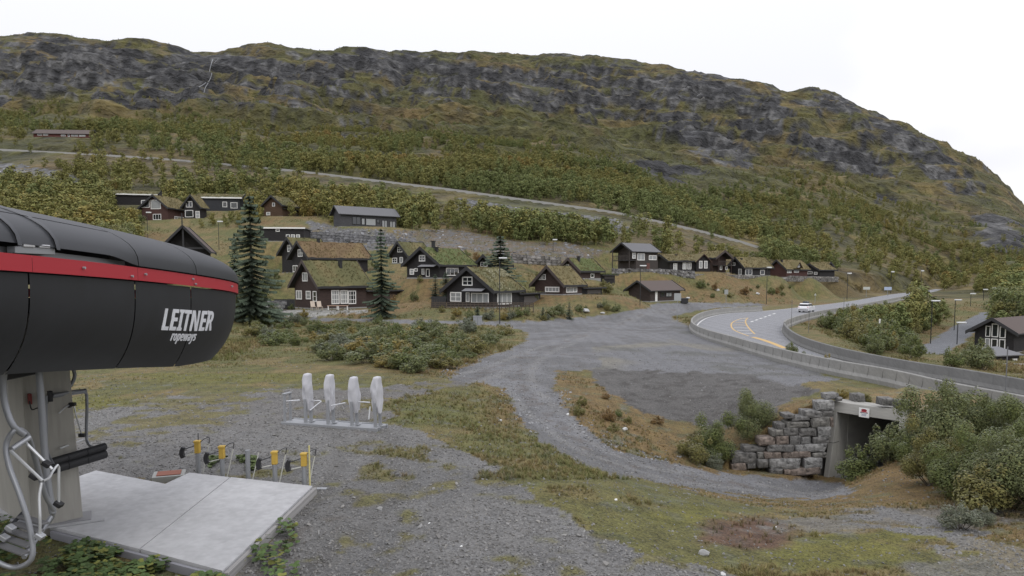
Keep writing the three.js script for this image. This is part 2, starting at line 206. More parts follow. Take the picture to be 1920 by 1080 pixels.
// ------------------------------------------------------------------ houses, read as: front corner (cx, by) at distance d, gable and side widths, eave and ridge height in photo pixels
const DARK = [.022, .02, .021], BROWN = [.052, .033, .028], GREY = [.07, .07, .075], RED = [.11, .035, .028], LOG = [.085, .05, .03];
const OCHRE = [.15, .125, .055], GREEN = [.095, .115, .035], OLIVE = [.115, .11, .045], RUST = [.15, .1, .05];
const HOUSES = [
  { label: 'brown wooden cabin with steep grass roof and three tall side windows', cx: 600, by: 580, d: 105, gw: 47, sw: 89, psi: 58, eave: 46, ridge: 88, wall: BROWN, sod: OLIVE, win: [[556, 567, 545.5, 563, 2, 1, 'g'], [569, 579, 511, 528, 2, 1, 'g'], [575, 584, 546, 562, 1, 2, 'g'], [588, 595, 546, 566, 1, 2, 'g'], [621, 636, 544.5, 571, 3, 3, 's'], [638, 652, 545, 571, 3, 3, 's'], [653, 668, 546, 572, 3, 3, 's']], wings: [[688, 773, 549, 583, 'brown']], chim: [[657, 486, 503, 's']] },
  { label: 'dark cabin with long brown grass roof stepped above the brown cabin', cx: 582, by: 511, d: 128, gw: 34, sw: 110, psi: 62, eave: 29, ridge: 56, wall: DARK, sod: RUST, win: [[560, 569, 467, 481, 2, 2, 'g'], [550, 559, 497, 511, 2, 1, 'g']], chim: [[631, 445, 463, 'r']] },
  { label: 'narrow dark cabin gable with white window and low lean-to roof', cx: 562, by: 512, d: 134, gw: 32, sw: 50, psi: 55, eave: 38, ridge: 64, wall: DARK, sod: OLIVE, win: [[541, 552, 459, 472, 2, 2, 'g']], wings: [] },
  { label: 'small black cabin with white windows uphill of the green roofed cabin', cx: 765, by: 494, d: 140, gw: 30, sw: 40, psi: 40, eave: 17, ridge: 38, wall: DARK, sod: OLIVE, win: [[746, 755, 463, 473, 2, 2, 'g'], [736, 745, 483, 493, 2, 2, 'g'], [750, 756, 482, 493, 1, 1, 'g']], chim: [] },
  { label: 'black cabin with bright green grass roof and tall chimney pipe', cx: 824, by: 522, d: 118, gw: 62, sw: 66, psi: 36, eave: 27, ridge: 55, wall: DARK, sod: GREEN, win: [[768, 776, 504, 515, 1, 2, 'g'], [777, 783, 503, 509, 1, 1, 'g'], [786, 798, 478, 490, 2, 2, 'g'], [791, 796, 504, 515, 1, 1, 'g'], [799, 806, 504, 519, 1, 1, 'g'], [836, 860, 502, 517, 3, 1, 's']], chim: [[841, 462, 477, 's'], [794, 450, 466, 'r']], awning: [790, 821, 496, 500] },
  { label: 'black cabin with white flowering grass roof and railed terrace', cx: 924.5, by: 578, d: 100, gw: 90, sw: 52, psi: 31, eave: 34, ridge: 73, wall: DARK, sod: OLIVE, flowers: true, win: [[842, 864, 548.6, 567, 2, 2, 'g'], [866, 886, 519, 536, 2, 2, 'g'], [873, 880, 549, 567, 1, 1, 'g'], [883, 917, 549.5, 569, 3, 1, 'g'], [932, 960, 549.5, 572, 3, 1, 's']], wings: [[974, 1028, 555, 578, 'dark']], awning: [872, 911, 541, 546] },
  { label: 'tiny black gable with white window peeping behind the flowering roof', cx: 924, by: 508, d: 126, gw: 20, sw: 30, psi: 35, eave: 13, ridge: 27, wall: DARK, sod: OLIVE, win: [[907, 917, 491, 500, 2, 2, 'g']] },
  { label: 'dark brown cabin with ochre grass roof and low garage wing', cx: 1056, by: 553, d: 115, gw: 54, sw: 36, psi: 32, eave: 21, ridge: 51, wall: BROWN, sod: OCHRE, win: [[1008, 1015, 514, 525, 2, 2, 'g'], [1016, 1023, 514, 525, 2, 2, 'g'], [1022, 1049, 538, 548, 4, 1, 'g'], [1061, 1082, 538, 549, 3, 1, 's']], wings: [[1092, 1138, 543, 560, 'dark']] },
  { label: 'low brown cabin with green grass roof below the two-storey house', cx: 1087, by: 523, d: 135, gw: 37, sw: 40, psi: 33, eave: 17, ridge: 36, wall: BROWN, sod: GREEN, win: [[1056, 1060, 495, 503, 1, 2, 'g'], [1062, 1067, 495, 503, 1, 2, 'g'], [1107, 1114, 513, 521, 1, 1, 's']], wings: [[1128, 1160, 517, 525, 'dark']], chim: [[1098, 480, 492, 's']] },
  { label: 'two-storey dark house with pale metal roof and open gable balcony', cx: 1184, by: 506, d: 160, gw: 34, sw: 50, psi: 42, eave: 36, ridge: 50, wall: [.06, .05, .045], metal: true, win: [[1194, 1208, 475, 488, 2, 1, 's'], [1216, 1231, 478, 487, 2, 1, 's'], [1185, 1191, 474, 485, 1, 2, 's']], balcony: true, door: [1212, 1218, 493, 505, 's'] },
  { label: 'black house with white paned windows and ochre roof on stone terrace', cx: 1256, by: 509, d: 170, gw: 30, sw: 64, psi: 70, eave: 19, ridge: 31, wall: DARK, sod: OCHRE, win: [[1262, 1269, 494, 507, 2, 3, 's'], [1279, 1286, 492.5, 505, 2, 3, 's'], [1288, 1295, 492.5, 505, 2, 3, 's']], cross: [1299, 1330, 476, 490], chim: [[1278, 476, 484, 's']] },
  { label: 'dark house with gable balcony tucked behind the white-windowed house', cx: 1343, by: 512, d: 180, gw: 25, sw: 36, psi: 45, eave: 29, ridge: 40, wall: BROWN, sod: OCHRE, flip: true, win: [[1349, 1353, 498, 506, 1, 1, 'g'], [1359, 1363, 499, 506, 1, 1, 'g']], balcony: true },
  { label: 'dark cabin with ochre roof between the balcony house and the red cabin', cx: 1395, by: 517, d: 183, gw: 27, sw: 48, psi: 40, eave: 17, ridge: 33, wall: DARK, sod: OCHRE, win: [[1372, 1379, 492, 498, 2, 1, 'g'], [1385, 1391, 504, 515, 1, 1, 'g'], [1397, 1409, 504, 516, 2, 1, 's'], [1424, 1432, 506, 515, 1, 1, 's']], chim: [[1399, 484, 491, 's']] },
  { label: 'reddish brown cabin with dormer in its ochre grass roof', cx: 1474, by: 520, d: 198, gw: 30, sw: 38, psi: 38, eave: 16, ridge: 31, wall: [.075, .033, .028], sod: OCHRE, win: [[1475, 1483, 507, 512, 2, 1, 's'], [1487, 1496, 506, 511, 1, 1, 's']], cross: [1484, 1497, 491, 502], chim: [[1471, 487, 493, 's']] },
  { label: 'black cabin with ochre roof and railed deck beyond the red cabin', cx: 1536, by: 520, d: 214, gw: 30, sw: 26, psi: 42, eave: 14, ridge: 24, wall: DARK, sod: OCHRE, win: [[1512, 1524, 509, 514, 3, 1, 'g'], [1527, 1533, 510, 515, 1, 1, 'g']] },
  { label: 'last dark cabin of the terrace with gable balcony and ochre roof', cx: 1547, by: 521, d: 222, gw: 14, sw: 32, psi: 42, eave: 18, ridge: 28, wall: DARK, sod: OCHRE, flip: true, balcony: true, win: [] },
  { label: 'long grey modern house with metal roof and wide glass front', cx: 639, by: 425, d: 170, gw: 13, sw: 106, psi: 66, eave: 26, ridge: 39, wall: GREY, metal: true, win: [[660, 676, 405, 420, 2, 1, 's'], [677, 684, 407, 420, 1, 1, 's'], [685, 705, 407, 421, 1, 1, 's'], [706, 712, 408, 415, 1, 1, 's'], [716, 727, 409, 424, 2, 1, 's'], [731, 743, 410, 424, 2, 1, 's']], darkWin: true, chim: [] },
  { label: 'brown log cabin gable half hidden by the tall spruce', cx: 529, by: 406, d: 190, gw: 32, sw: 26, psi: 35, eave: 22, ridge: 37, wall: LOG, sod: OLIVE, win: [[501, 508, 397, 403, 1, 1, 'g'], [512, 517, 380, 387, 1, 1, 'g']], wings: [[530, 577, 392, 407, 'dark']] },
  { label: 'low dark flat roofed house with white roof edge below the log cabin', cx: 570, by: 453, d: 150, gw: 3, sw: 78, psi: 80, eave: 24, ridge: 26, wall: DARK, flat: true, flip: true, win: [[538, 545, 440, 447, 1, 1, 's'], [547, 554, 440, 447, 1, 1, 's'], [556, 563, 440, 448, 1, 1, 's'], [520, 527, 430, 435, 1, 1, 's']] },
  { label: 'red-brown house with big white gable windows and grass roof', cx: 315, by: 415, d: 190, gw: 44, sw: 38, psi: 36, eave: 26, ridge: 47, wall: [.075, .036, .03], sod: OCHRE, win: [[271, 285, 375, 389, 1, 1, 'g'], [287, 304, 375, 392, 1, 1, 'g'], [290, 304, 401, 412, 3, 1, 'g'], [326, 343, 404, 414, 3, 1, 's']], chim: [[305, 360, 372, 'r']] },
  { label: 'black gable with white trimmed windows joined to the red-brown house', cx: 376, by: 411, d: 192, gw: 28, sw: 10, psi: 30, eave: 24, ridge: 43, wall: DARK, sod: OCHRE, win: [[350, 364, 394, 407, 1, 1, 'g'], [368, 375, 396, 409, 1, 2, 'g'], [352, 363, 378, 389, 2, 1, 'g']] },
  { label: 'dark grey box house with grass roof and pale eave line', cx: 450, by: 397, d: 204, gw: 4, sw: 72, psi: 78, eave: 25, ridge: 33, wall: [.04, .042, .047], sod: OLIVE, flip: true, win: [[420, 428, 379, 389, 1, 1, 's'], [434, 446, 380, 391, 1, 1, 's']], paleEave: true },
  { label: 'dark house half hidden by shrubs left of the red-brown house', cx: 292, by: 388, d: 212, gw: 4, sw: 70, psi: 78, eave: 22, ridge: 30, wall: DARK, sod: OLIVE, flip: true, win: [], paleEave: true },
  { label: 'dark gable roof showing just above the lift station shell', cx: 388, by: 520, d: 92, gw: 76, sw: 8, psi: 8, eave: 54, ridge: 93, wall: DARK, tile: true, win: [], finial: true, openGable: true },
  { label: 'long red farm building with grey roof high on the left slope', cx: 63, by: 262, d: 355, gw: 4, sw: 98, psi: 86, level: true, eave: 12, ridge: 21, wall: RED, tile: true, win: [[70, 78, 251, 254, 3, 1, 's'], [80, 89, 251, 254, 3, 1, 's'], [112, 120, 252, 255, 3, 1, 's'], [124, 127, 251, 256, 1, 1, 's'], [130, 142, 252, 255, 5, 1, 's'], [144, 155, 252, 255, 4, 1, 's']] },
  { label: 'dark brown service shed with tiled roof and open front by the gravel road', cx: 1219, by: 566, d: 135, gw: 41, sw: 58, psi: 34, eave: 23, ridge: 38, wall: [.05, .036, .032], tile: true, win: [[1238, 1246, 548, 557, 1, 1, 's'], [1248, 1260, 549, 558, 2, 1, 's']], darkWin: true, door: [1228, 1232, 546, 566, 's'] },
  { label: 'black house with tall glazed gable beside the concrete road barrier', cx: 1900, by: 663, d: 78, gw: 64, sw: 60, psi: 20, eave: 42, ridge: 63, wall: DARK, tile: true, win: [[1854, 1862, 613, 634, 1, 1, 'g'], [1864, 1875, 608, 634, 1, 1, 'g'], [1877, 1887, 613, 635, 1, 1, 'g'], [1854, 1862, 637, 659, 1, 1, 'g'], [1864, 1875, 637, 659, 1, 1, 'g'], [1877, 1887, 637, 659, 1, 1, 'g']] },
];
for (const h of HOUSES) {
  h.c = W(h.cx, h.by, h.d); const s = h.d / F, p = h.psi * Math.PI / 180; h.s = s;
  h.Wd = Math.max(3, h.gw * s / Math.cos(p)); h.L = Math.max(3, h.sw * s / Math.sin(p)); if (h.gw < 8) h.Wd = 8;
  h.turn = h.level ? 0 : -Math.atan((h.cx - CX) / F); const Y1 = new THREE.Vector3(0, 1, 0); h.U = new THREE.Vector3((h.flip ? 1 : -1) * Math.cos(p), 0, -Math.sin(p)).applyAxisAngle(Y1, h.turn); h.V = new THREE.Vector3((h.flip ? -1 : 1) * Math.sin(p), 0, -Math.cos(p)).applyAxisAngle(Y1, h.turn);
  const m = h.c.clone().addScaledVector(h.U, h.Wd / 2).addScaledVector(h.V, h.L / 2);
  for (const w of h.wings ?? []) { const l = ((w[0] + w[1]) / 2 - h.cx) / h.sw * h.L, q = h.c.clone().addScaledVector(h.U, h.Wd * .4).addScaledVector(h.V, l); PADS.push([q.x, q.z, 4.5, h.c.y - .3]); }
  h.mid = m; PADS.push([m.x, m.z, Math.hypot(h.Wd, h.L) * .5, h.c.y - .05]);
}

// ------------------------------------------------------------------ ground sheet
const C0 = -500, C1 = 2420, CS = 6, NC = Math.round((C1 - C0) / CS) + 1, D0 = 3.4, LR = .0096, LR2 = .0052, DK = 430, RK = Math.log(DK / D0) / LR, NR = Math.ceil(RK + Math.log(1750 / DK) / LR2) + 1;
const dOf = r => r < RK ? D0 * Math.exp(r * LR) : DK * Math.exp((r - RK) * LR2), rowOf = d => d < DK ? Math.log(d / D0) / LR : RK + Math.log(d / DK) / LR2;
const GH = new Float32Array(NC * NR);
for (let r = 0; r < NR; r++) { const d = dOf(r); for (let c = 0; c < NC; c++) GH[r * NC + c] = height((C0 + c * CS - CX) / F * d, -d); }
function gridH(X, Z) { const d = -Z, c = clamp((CX + F * X / d - C0) / CS, 0, NC - 1.001), r = clamp(rowOf(d), 0, NR - 1.001), i = Math.floor(c), j = Math.floor(r), u = c - i, v = r - j, k = j * NC + i; return (GH[k] * (1 - u) + GH[k + 1] * u) * (1 - v) + (GH[k + NC] * (1 - u) + GH[k + NC + 1] * u) * v; }
function G(px, py, dmin = 4, dmax = 1700) {   // ground point seen at a photo pixel
  const r = ray(px, py); let prev = null;
  for (let j = 0; j < NR; j++) { const d = dOf(j); if (d < dmin || d > dmax) continue; const e = gridH(r[0] * d, -d) - (CAMY + r[1] * d); if (prev && e >= 0) { const t = prev[1] / (prev[1] - e), q = lerp(prev[0], d, t); return new THREE.Vector3(r[0] * q, gridH(r[0] * q, -q), -q); } prev = [d, e]; }
  const d = Math.min(dmax, 300); return new THREE.Vector3(r[0] * d, gridH(r[0] * d, -d), -d);
}
function inPoly(P, x, y) { let s = false; for (let i = 0, j = P.length - 1; i < P.length; j = i++) if ((P[i][1] > y) !== (P[j][1] > y) && x < (P[j][0] - P[i][0]) * (y - P[i][1]) / (P[j][1] - P[i][1]) + P[i][0]) s = !s; return s; }
const LOT = [[400, 1300], [425, 1078], [585, 925], [350, 893], [120, 900], [-300, 1010], [-400, 860], [-100, 800], [120, 775], [300, 742], [520, 732], [700, 728], [850, 705], [885, 722], [730, 748], [740, 792], [840, 830], [930, 880], [1000, 930], [1100, 990], [1250, 1040], [1380, 1090], [1500, 1300]];
const TRACK = [[850, 702], [905, 672], [985, 642], [990, 622], [940, 611], [870, 609], [560, 600], [560, 596], [880, 602], [1000, 603], [1150, 589], [1215, 577], [1225, 569], [1290, 567], [1430, 569], [1440, 573], [1335, 578], [1262, 593], [1255, 640], [1110, 650], [1130, 690], [1040, 696], [1045, 745], [1090, 800], [1150, 838], [1250, 868], [1380, 890], [1560, 902], [1600, 915], [1590, 930], [1500, 936], [1350, 926], [1200, 902], [1100, 870], [1020, 830], [985, 790], [955, 745], [930, 722], [850, 714]];
const LAY = [[1000, 618], [1100, 602], [1250, 593], [1290, 610], [1320, 632], [1420, 662], [1520, 690], [1570, 712], [1480, 722], [1400, 702], [1110, 692], [1040, 697], [985, 640]];
const DIRT = [[1105, 690], [1400, 700], [1490, 720], [1545, 730], [1455, 760], [1440, 790], [1330, 802], [1240, 785], [1165, 752], [1112, 715]];
const SCREE = [[860, 372], [1000, 392], [1160, 412], [1195, 440], [1080, 440], [940, 425], [860, 395]];
const SCREE2 = [[-450, 300], [0, 303], [120, 322], [170, 345], [90, 362], [0, 350], [-450, 345]];
const RUBBLE = [[760, 432], [850, 430], [960, 452], [1060, 455], [1140, 470], [1100, 492], [980, 485], [880, 470], [770, 462]];
const TERR = [[575, 412], [640, 428], [760, 432], [790, 460], [700, 470], [590, 450]];
const PATIO = [[500, 582], [690, 581], [690, 586], [640, 588], [600, 593], [500, 594]];
const GRAV2 = [[1560, 975], [1640, 950], [1800, 985], [1960, 1040], [2100, 1120], [1850, 1100], [1700, 1010]];
const ROCK = [[150, 130, 240, 62, .05], [40, 150, 130, 40, 0], [-200, 140, 200, 70, 0], [330, 150, 110, 55, .1], [500, 140, 190, 36, .1], [720, 122, 150, 24, .05], [900, 150, 150, 36, .12], [1050, 160, 160, 42, .15], [1200, 165, 150, 38, .2], [1330, 175, 130, 42, .25], [1430, 225, 50, 60, .9, 1.4], [1330, 262, 125, 36, .42, 1.9], [1130, 212, 80, 18, .15], [1250, 325, 100, 20, .2, 1.5], [850, 292, 85, 22, .05, 1.3], [660, 265, 60, 14, 0], [230, 182, 130, 14, .05], [450, 190, 90, 12, .05], [1560, 195, 70, 24, .15], [1600, 300, 150, 34, .28, 1.6], [1740, 300, 130, 26, .5, 1.5], [1870, 440, 70, 40, .5, 1.8], [1780, 340, 90, 18, .55, 1.3], [1690, 250, 90, 16, .42, 1.3], [1640, 372, 90, 12, .08], [800, 175, 100, 22, .1], [640, 175, 90, 14, .1], [1000, 190, 110, 20, .1], [1830, 360, 60, 18, .6]];
const rockAt = (x, y) => { let m = 0; for (const [a, b, rx, ry, t, st = 1] of ROCK) { const c = Math.cos(t), s = Math.sin(t), u = ((x - a) * c + (y - b) * s) / rx, v = (-(x - a) * s + (y - b) * c) / ry, q = (1 - u * u - v * v) * st; if (q > m) m = q; } return m; };
const ell = (x, y, a, b, rx, ry) => Math.max(0, 1 - ((x - a) / rx) ** 2 - ((y - b) / ry) ** 2);
const GRAVEL = [.16, .156, .149], DRY = [.175, .137, .058], RUSTY = [.18, .115, .05], MEADOW = [.12, .116, .038], MOSS = [.15, .138, .032], SOIL = [.1, .08, .065], STONE = [.135, .135, .14];
const rutLine = L => new THREE.CatmullRomCurve3(L.map(([x, y]) => G(x, y, 8, 200)), false, 'centripetal').getPoints(120);
const RUTS = [rutLine([[1570, 918], [1380, 908], [1220, 884], [1120, 848], [1050, 800], [1002, 755], [968, 715], [1000, 668], [1090, 630], [1180, 600], [1262, 582]]), rutLine([[300, 765], [480, 745], [700, 735], [850, 716], [960, 680], [1060, 640]]), rutLine([[500, 1060], [640, 960], [690, 880], [660, 800], [480, 760], [250, 790]])];
function rutAt(X, Z) { let b = 9; for (const R of RUTS) { const q = near2(R, X, Z, 1)[0]; if (q < b) b = q; } return b; }
// what lies on the ground: zone name and colour
function groundAt(X, Y, Z) {
  const d = -Z; let [px, py] = pix(X, Y, Z);
  const n1 = fbm(X * .35, Z * .35, 4), n2 = fbm(X * 1.9 + 40, Z * 1.9, 3), n3 = fbm(X * .06 + 9, Z * .06, 4);
  const jx = px + (fbm(X * 1.3 + 5, Z * 1.3, 3) - .5) * 900 / d + (n1 - .5) * 500 / d, jy = py + (fbm(X * 1.3, Z * 1.3 + 11, 3) - .5) * 500 / d;
  if (d < 200) {
    const meadow = () => { let c = mix3(DRY, MEADOW, sm(.38, .6, n1)); c = mix3(c, RUSTY, sm(.56, .7, n3) * .75); return mix3(c, [.085, .1, .03], sm(.55, .72, n2) * .6); };
    let g = null;
    if (inPoly(TRACK, jx, jy)) g = ['gravel_track', mix3(mix3([.165, .165, .17], [.125, .124, .125], sm(.4, .65, n1)), SOIL, sm(.62, .75, n2) * .35)];
    else if (inPoly(LAY, jx, jy)) g = ['gravel_track', mix3(mix3([.15, .15, .155], [.18, .17, .145], sm(.45, .6, n3)), [.1, .1, .09], sm(.55, .7, n1) * .8)];
    else if (inPoly(DIRT, jx, jy)) g = ['dirt_bank', mix3(mix3([.082, .077, .072], [.105, .1, .094], n1), [.06, .055, .05], sm(.55, .7, n2))];
    else if (inPoly(LOT, jx, jy)) {
      let c = mix3(GRAVEL, [.125, .123, .12], sm(.45, .7, n1)); c = mix3(c, SOIL, sm(.45, .68, n3) * .4); c = mix3(c, [.17, .17, .17], sm(.6, .75, n2) * .5);
      const left = sm(560, 300, px) * sm(900, 800, py), veg = sm(.56, .66, n1 * .6 + n2 * .4 + left * .1 + sm(930, 780, py) * .04);
      c = mix3(c, mix3(DRY, [.12, .12, .035], n2), veg * .85); g = [veg > .5 ? 'meadow' : 'gravel_lot', c];
    } else if (inPoly(GRAV2, jx, jy) && n2 > .4) g = ['gravel_lot', mix3(GRAVEL, DRY, sm(.4, .6, n1) * .6)];
    else {
      let c = meadow();
      const far2 = sm(1500, 1250, px);
      if (py > 700) {
        const strip = Math.max(ell(jx, jy, 830, 770, 130, 45));
        c = mix3(c, [.105, .115, .032], strip * .8);
        const m = Math.max(ell(jx, jy, 1290, 968, 95, 22), ell(jx, jy, 1570, 1040, 170, 48), ell(jx, jy, 1720, 1005, 110, 24), ell(jx, jy, 230, 765, 200, 22), ell(jx, jy, 430, 700, 260, 24));
        c = mix3(c, mix3(MOSS, [.11, .115, .03], n2), sm(.1, .6, m + (n2 - .5) * .8));
        const rs = ell(jx, jy, 1400, 1000, 110, 40); c = mix3(c, [.105, .055, .042], sm(.1, .7, rs + (n1 - .5) * .6) * .85);
        const gr = Math.max(ell(jx, jy, 1750, 970, 220, 26), ell(jx, jy, 1880, 1070, 220, 40), ell(jx, jy, 1560, 985, 150, 18)); c = mix3(c, GRAVEL, sm(.1, .6, gr + (n2 - .5) * 1.2) * .8);
      }
      if (inPoly(TERR, jx, jy)) c = mix3(c, STONE, sm(.4, .55, n1 * .5 + n2 * .5)); else if (inPoly(RUBBLE, jx, jy)) c = mix3(mix3([.14, .11, .075], STONE, sm(.5, .62, n2)), [.11, .1, .05], sm(.5, .65, n1) * .7);
      g = ['meadow', c];
    }
    if (d < 140 && (g[0] === 'gravel_track' || g[0] === 'gravel_lot')) { const q = rutAt(X, Z), w = sm(.34, .12, Math.abs(q - .78 - (n1 - .5) * .3)) * sm(.3, .5, n1 + n2 - .45); g[1] = mix3(g[1], g[0] === 'gravel_lot' ? [.105, .1, .094] : [.2, .197, .192], w * .6); if (q < .4) g[1] = mix3(g[1], SOIL, sm(.45, .65, n2) * .45); }
    if (d > 85 && d < 112 && inPoly(PATIO, jx, jy)) g = ['meadow', [.3, .3, .29]];
    if (d > 60 && X > 40 && near2(sideC, X, Z)[0] < 2.0 + (n2 - .5)) return ['side_road', [.15, .155, .165]];
    return g;
  }
  const big = fbm(X * .012, Z * .012, 4), mid = fbm(X * .05 + 3, Z * .05, 4), fine = fbm(X * .2, (Z + Y) * .2, 3);
  const gx = gridH(X + 3, Z) - gridH(X - 3, Z), gz = gridH(X, Z + 5) - gridH(X, Z - 5), slope = Math.hypot(gx / 6, gz / 10);
  let c = mix3([.08, .074, .024], [.12, .092, .034], sm(.42, .66, mid)); c = mix3(c, [.06, .063, .021], sm(.42, .62, big) * .75); c = mix3(c, [.13, .088, .04], sm(.6, .72, fbm(X * .018 + 50, Z * .018, 4)) * .5);
  const rk = rockAt(jx + (mid - .5) * 60, jy + (big - .5) * 40);
  const led = fbm(X * .012 + Y * .02, Y * .085 + X * .02, 4); const rock = d < 260 ? 0 : sm(.545, .61, rk * .72 + .42 * sm(60, 8, py - ridgePy(px)) * sm(2000, 1500, px) + (fine - .5) * .45 + (led - .5) * 1.3 + (slope - .9) * .4 + .05 * sm(300, 120, py));
  const rc = mix3(mix3([.045, .045, .047], [.125, .123, .12], sm(.38, .68, fbm(X * .08, Y * .16, 4))), [.022, .022, .023], sm(.5, .68, fbm(X * .13 + 9, Y * .03 + Z * .03, 3)) * .8);
  const crack = ridged(X * .045 + Y * .02, Y * .1 - X * .012, 3); c = mix3(c, mix3(rc, [.018, .018, .019], sm(.72, .86, crack) * .8), rock);
  if (inPoly(SCREE, jx, jy) || inPoly(SCREE2, jx, jy)) c = mix3(c, [.14, .14, .14], sm(.38, .5, fine));
  if (inPoly(TERR, jx, jy)) c = mix3(c, STONE, sm(.4, .6, n2)); else if (inPoly(RUBBLE, jx, jy)) c = mix3(mix3([.14, .11, .075], STONE, sm(.5, .62, n2)), [.11, .1, .05], sm(.5, .65, n1) * .7);
  return [d > 215 ? 'mountain' : 'meadow', c, rock];
}
const ZONES = ['meadow', 'gravel_lot', 'gravel_track', 'dirt_bank', 'side_road', 'mountain'];
const GZ = new Uint8Array(NC * NR), GC = new Float32Array(NC * NR * 3), GR = new Float32Array(NC * NR);
{
  const pos = new Float32Array(NC * NR * 3), uv = new Float32Array(NC * NR * 2);
  for (let r = 0; r < NR; r++) { const d = dOf(r); for (let c = 0; c < NC; c++) { const k = r * NC + c, X = (C0 + c * CS - CX) / F * d; pos[k * 3] = X; pos[k * 3 + 1] = GH[k]; pos[k * 3 + 2] = -d; const g = groundAt(X, GH[k], -d); GZ[k] = ZONES.indexOf(g[0]); GR[k] = g[2] ?? 0; for (let i = 0; i < 3; i++) GC[k * 3 + i] = g[1][i] * 1.5; uv[k * 2] = X; uv[k * 2 + 1] = d > 215 ? GH[k] + d * .4 : d; } }
  const idx = ZONES.map(() => []);
  const put = (a, b, c) => {
    const x = (pos[a * 3] + pos[b * 3] + pos[c * 3]) / 3, z = (pos[a * 3 + 2] + pos[b * 3 + 2] + pos[c * 3 + 2]) / 3;
    if (x > 8 && x < 30 && z < -28 && z > -48) { const [u, v] = tunnelAt(x, z); if (u > -.12 && u < PT.wid + .12 && v > -.3 && v < 8) return; }
    const za = GZ[a], zb = GZ[b], zc = GZ[c], q = za === zb || za === zc ? za : zb === zc ? zb : za; idx[q].push(a, b, c);
  };
  for (let r = 0; r + 1 < NR; r++) for (let c = 0; c + 1 < NC; c++) { const a = r * NC + c, b = a + 1, e = a + NC, f = e + 1; put(a, b, f); put(a, f, e); }
  const full = new THREE.BufferGeometry(); full.setAttribute('position', new THREE.BufferAttribute(pos, 3)); full.setIndex([].concat(...idx.map(a => a.length > 100000 ? [] : [])).length ? [] : (() => { let n = 0; for (const a of idx) n += a.length; const all = new Uint32Array(n); let o = 0; for (const a of idx) { all.set(a, o); o += a.length; } return new THREE.BufferAttribute(all, 1); })()); full.computeVertexNormals();
  const nor = full.attributes.normal.array;
  const tileOf = { meadow: [grassTile, .55], gravel_lot: [gravelTile, .5], gravel_track: [gravelTile, .42], dirt_bank: [gravelTile, .3], side_road: [gravelTile, .4], mountain: [rockTile, .011] };
  ZONES.forEach((name, z) => {
    const map = new Map(), I = [], P = [], N = [], U = [], K = [];
    for (const k of idx[z]) { let m = map.get(k); if (m === undefined) { m = map.size; map.set(k, m); P.push(pos[k * 3], pos[k * 3 + 1], pos[k * 3 + 2]); N.push(nor[k * 3], nor[k * 3 + 1], nor[k * 3 + 2]); U.push(uv[k * 2], uv[k * 2 + 1]); K.push(GC[k * 3], GC[k * 3 + 1], GC[k * 3 + 2]); } I.push(m); }
    if (!I.length) return;
    const g = new THREE.BufferGeometry(); g.setAttribute('position', new THREE.Float32BufferAttribute(P, 3)); g.setAttribute('normal', new THREE.Float32BufferAttribute(N, 3)); g.setAttribute('uv', new THREE.Float32BufferAttribute(U, 2)); g.setAttribute('color', new THREE.Float32BufferAttribute(K, 3)); g.setIndex(I);
    const [t, s] = tileOf[name], mp = grain(t, s), mat = new THREE.MeshStandardMaterial({ vertexColors: true, roughness: .95, map: mp, bumpMap: mp, bumpScale: name === 'mountain' ? 6 : name === 'meadow' ? .05 : .02, side: THREE.DoubleSide });
    structure(name, g, mat);
  });
}
const zoneAt = (X, Z) => { const d = -Z, c = Math.round(clamp((CX + F * X / d - C0) / CS, 0, NC - 1)), r = Math.round(clamp(rowOf(d), 0, NR - 1)), k = r * NC + c; return [ZONES[GZ[k]], [GC[k * 3] / 1.5, GC[k * 3 + 1] / 1.5, GC[k * 3 + 2] / 1.5], GR[k]]; };
console.log('ground built', CP.length);
// cover of the tunnel, level with the bank
{
  const out = [], cs = [], nu = 14, nv = 40, P = (u, v) => { const x = PT.a.x + PT.dir.x * u - PT.nrm.x * v, z = PT.a.z + PT.dir.z * u - PT.nrm.z * v; return [x, Math.max(height(x, z), PT.top - .25), z]; };
  for (let i = 0; i < nu; i++) for (let j = 0; j < nv; j++) { const u0 = lerp(-.5, PT.wid + .5, i / nu), u1 = lerp(-.5, PT.wid + .5, (i + 1) / nu), v0 = lerp(.32, 8.4, j / nv), v1 = lerp(.32, 8.4, (j + 1) / nv); quad(out, P(u0, v0), P(u1, v0), P(u1, v1), P(u0, v1)); }
  for (let i = 0; i < out.length; i += 3) { const g = groundAt(out[i], out[i + 1], out[i + 2])[1]; cs.push(g[0] * 1.5, g[1] * 1.5, g[2] * 1.5); }
  const g = triG(out, cs); structure('embankment', g, new THREE.MeshStandardMaterial({ vertexColors: true, roughness: .95, map: grain(grassTile, .5), side: THREE.DoubleSide }));
}
// ------------------------------------------------------------------ roads, markings and barriers
const asphalt = std(.23, .232, .242, .9, { map: grain(gravelTile, .35) });
function ribbon(A, B, lift = 0, y) { const out = []; for (let i = 0; i + 1 < A.length; i++) { const f = p => [p.x, (y ?? p.y) + lift, p.z]; quad(out, f(A[i]), f(B[i]), f(B[i + 1]), f(A[i + 1])); } return triG(out); }
const road = structure('asphalt_road', ribbon(roadO, roadI), asphalt);
{ // uv in metres on the flat
  const g = road.geometry, p = g.attributes.position, u = g.attributes.uv; for (let i = 0; i < p.count; i++) u.setXY(i, p.getX(i), p.getZ(i));
}
const white = std(.62, .62, .6, .8), yellow = std(.55, .37, .15, .8);
const inset = (A, B, s) => A.map((p, i) => { const v = B[i].clone().sub(p); v.setLength(Math.min(s, v.length())); return p.clone().add(v); });
part('edge_line', ribbon(inset(roadO, roadI, .55), inset(roadO, roadI, .75), .006), white, road, 'white edge line along the outer barrier');
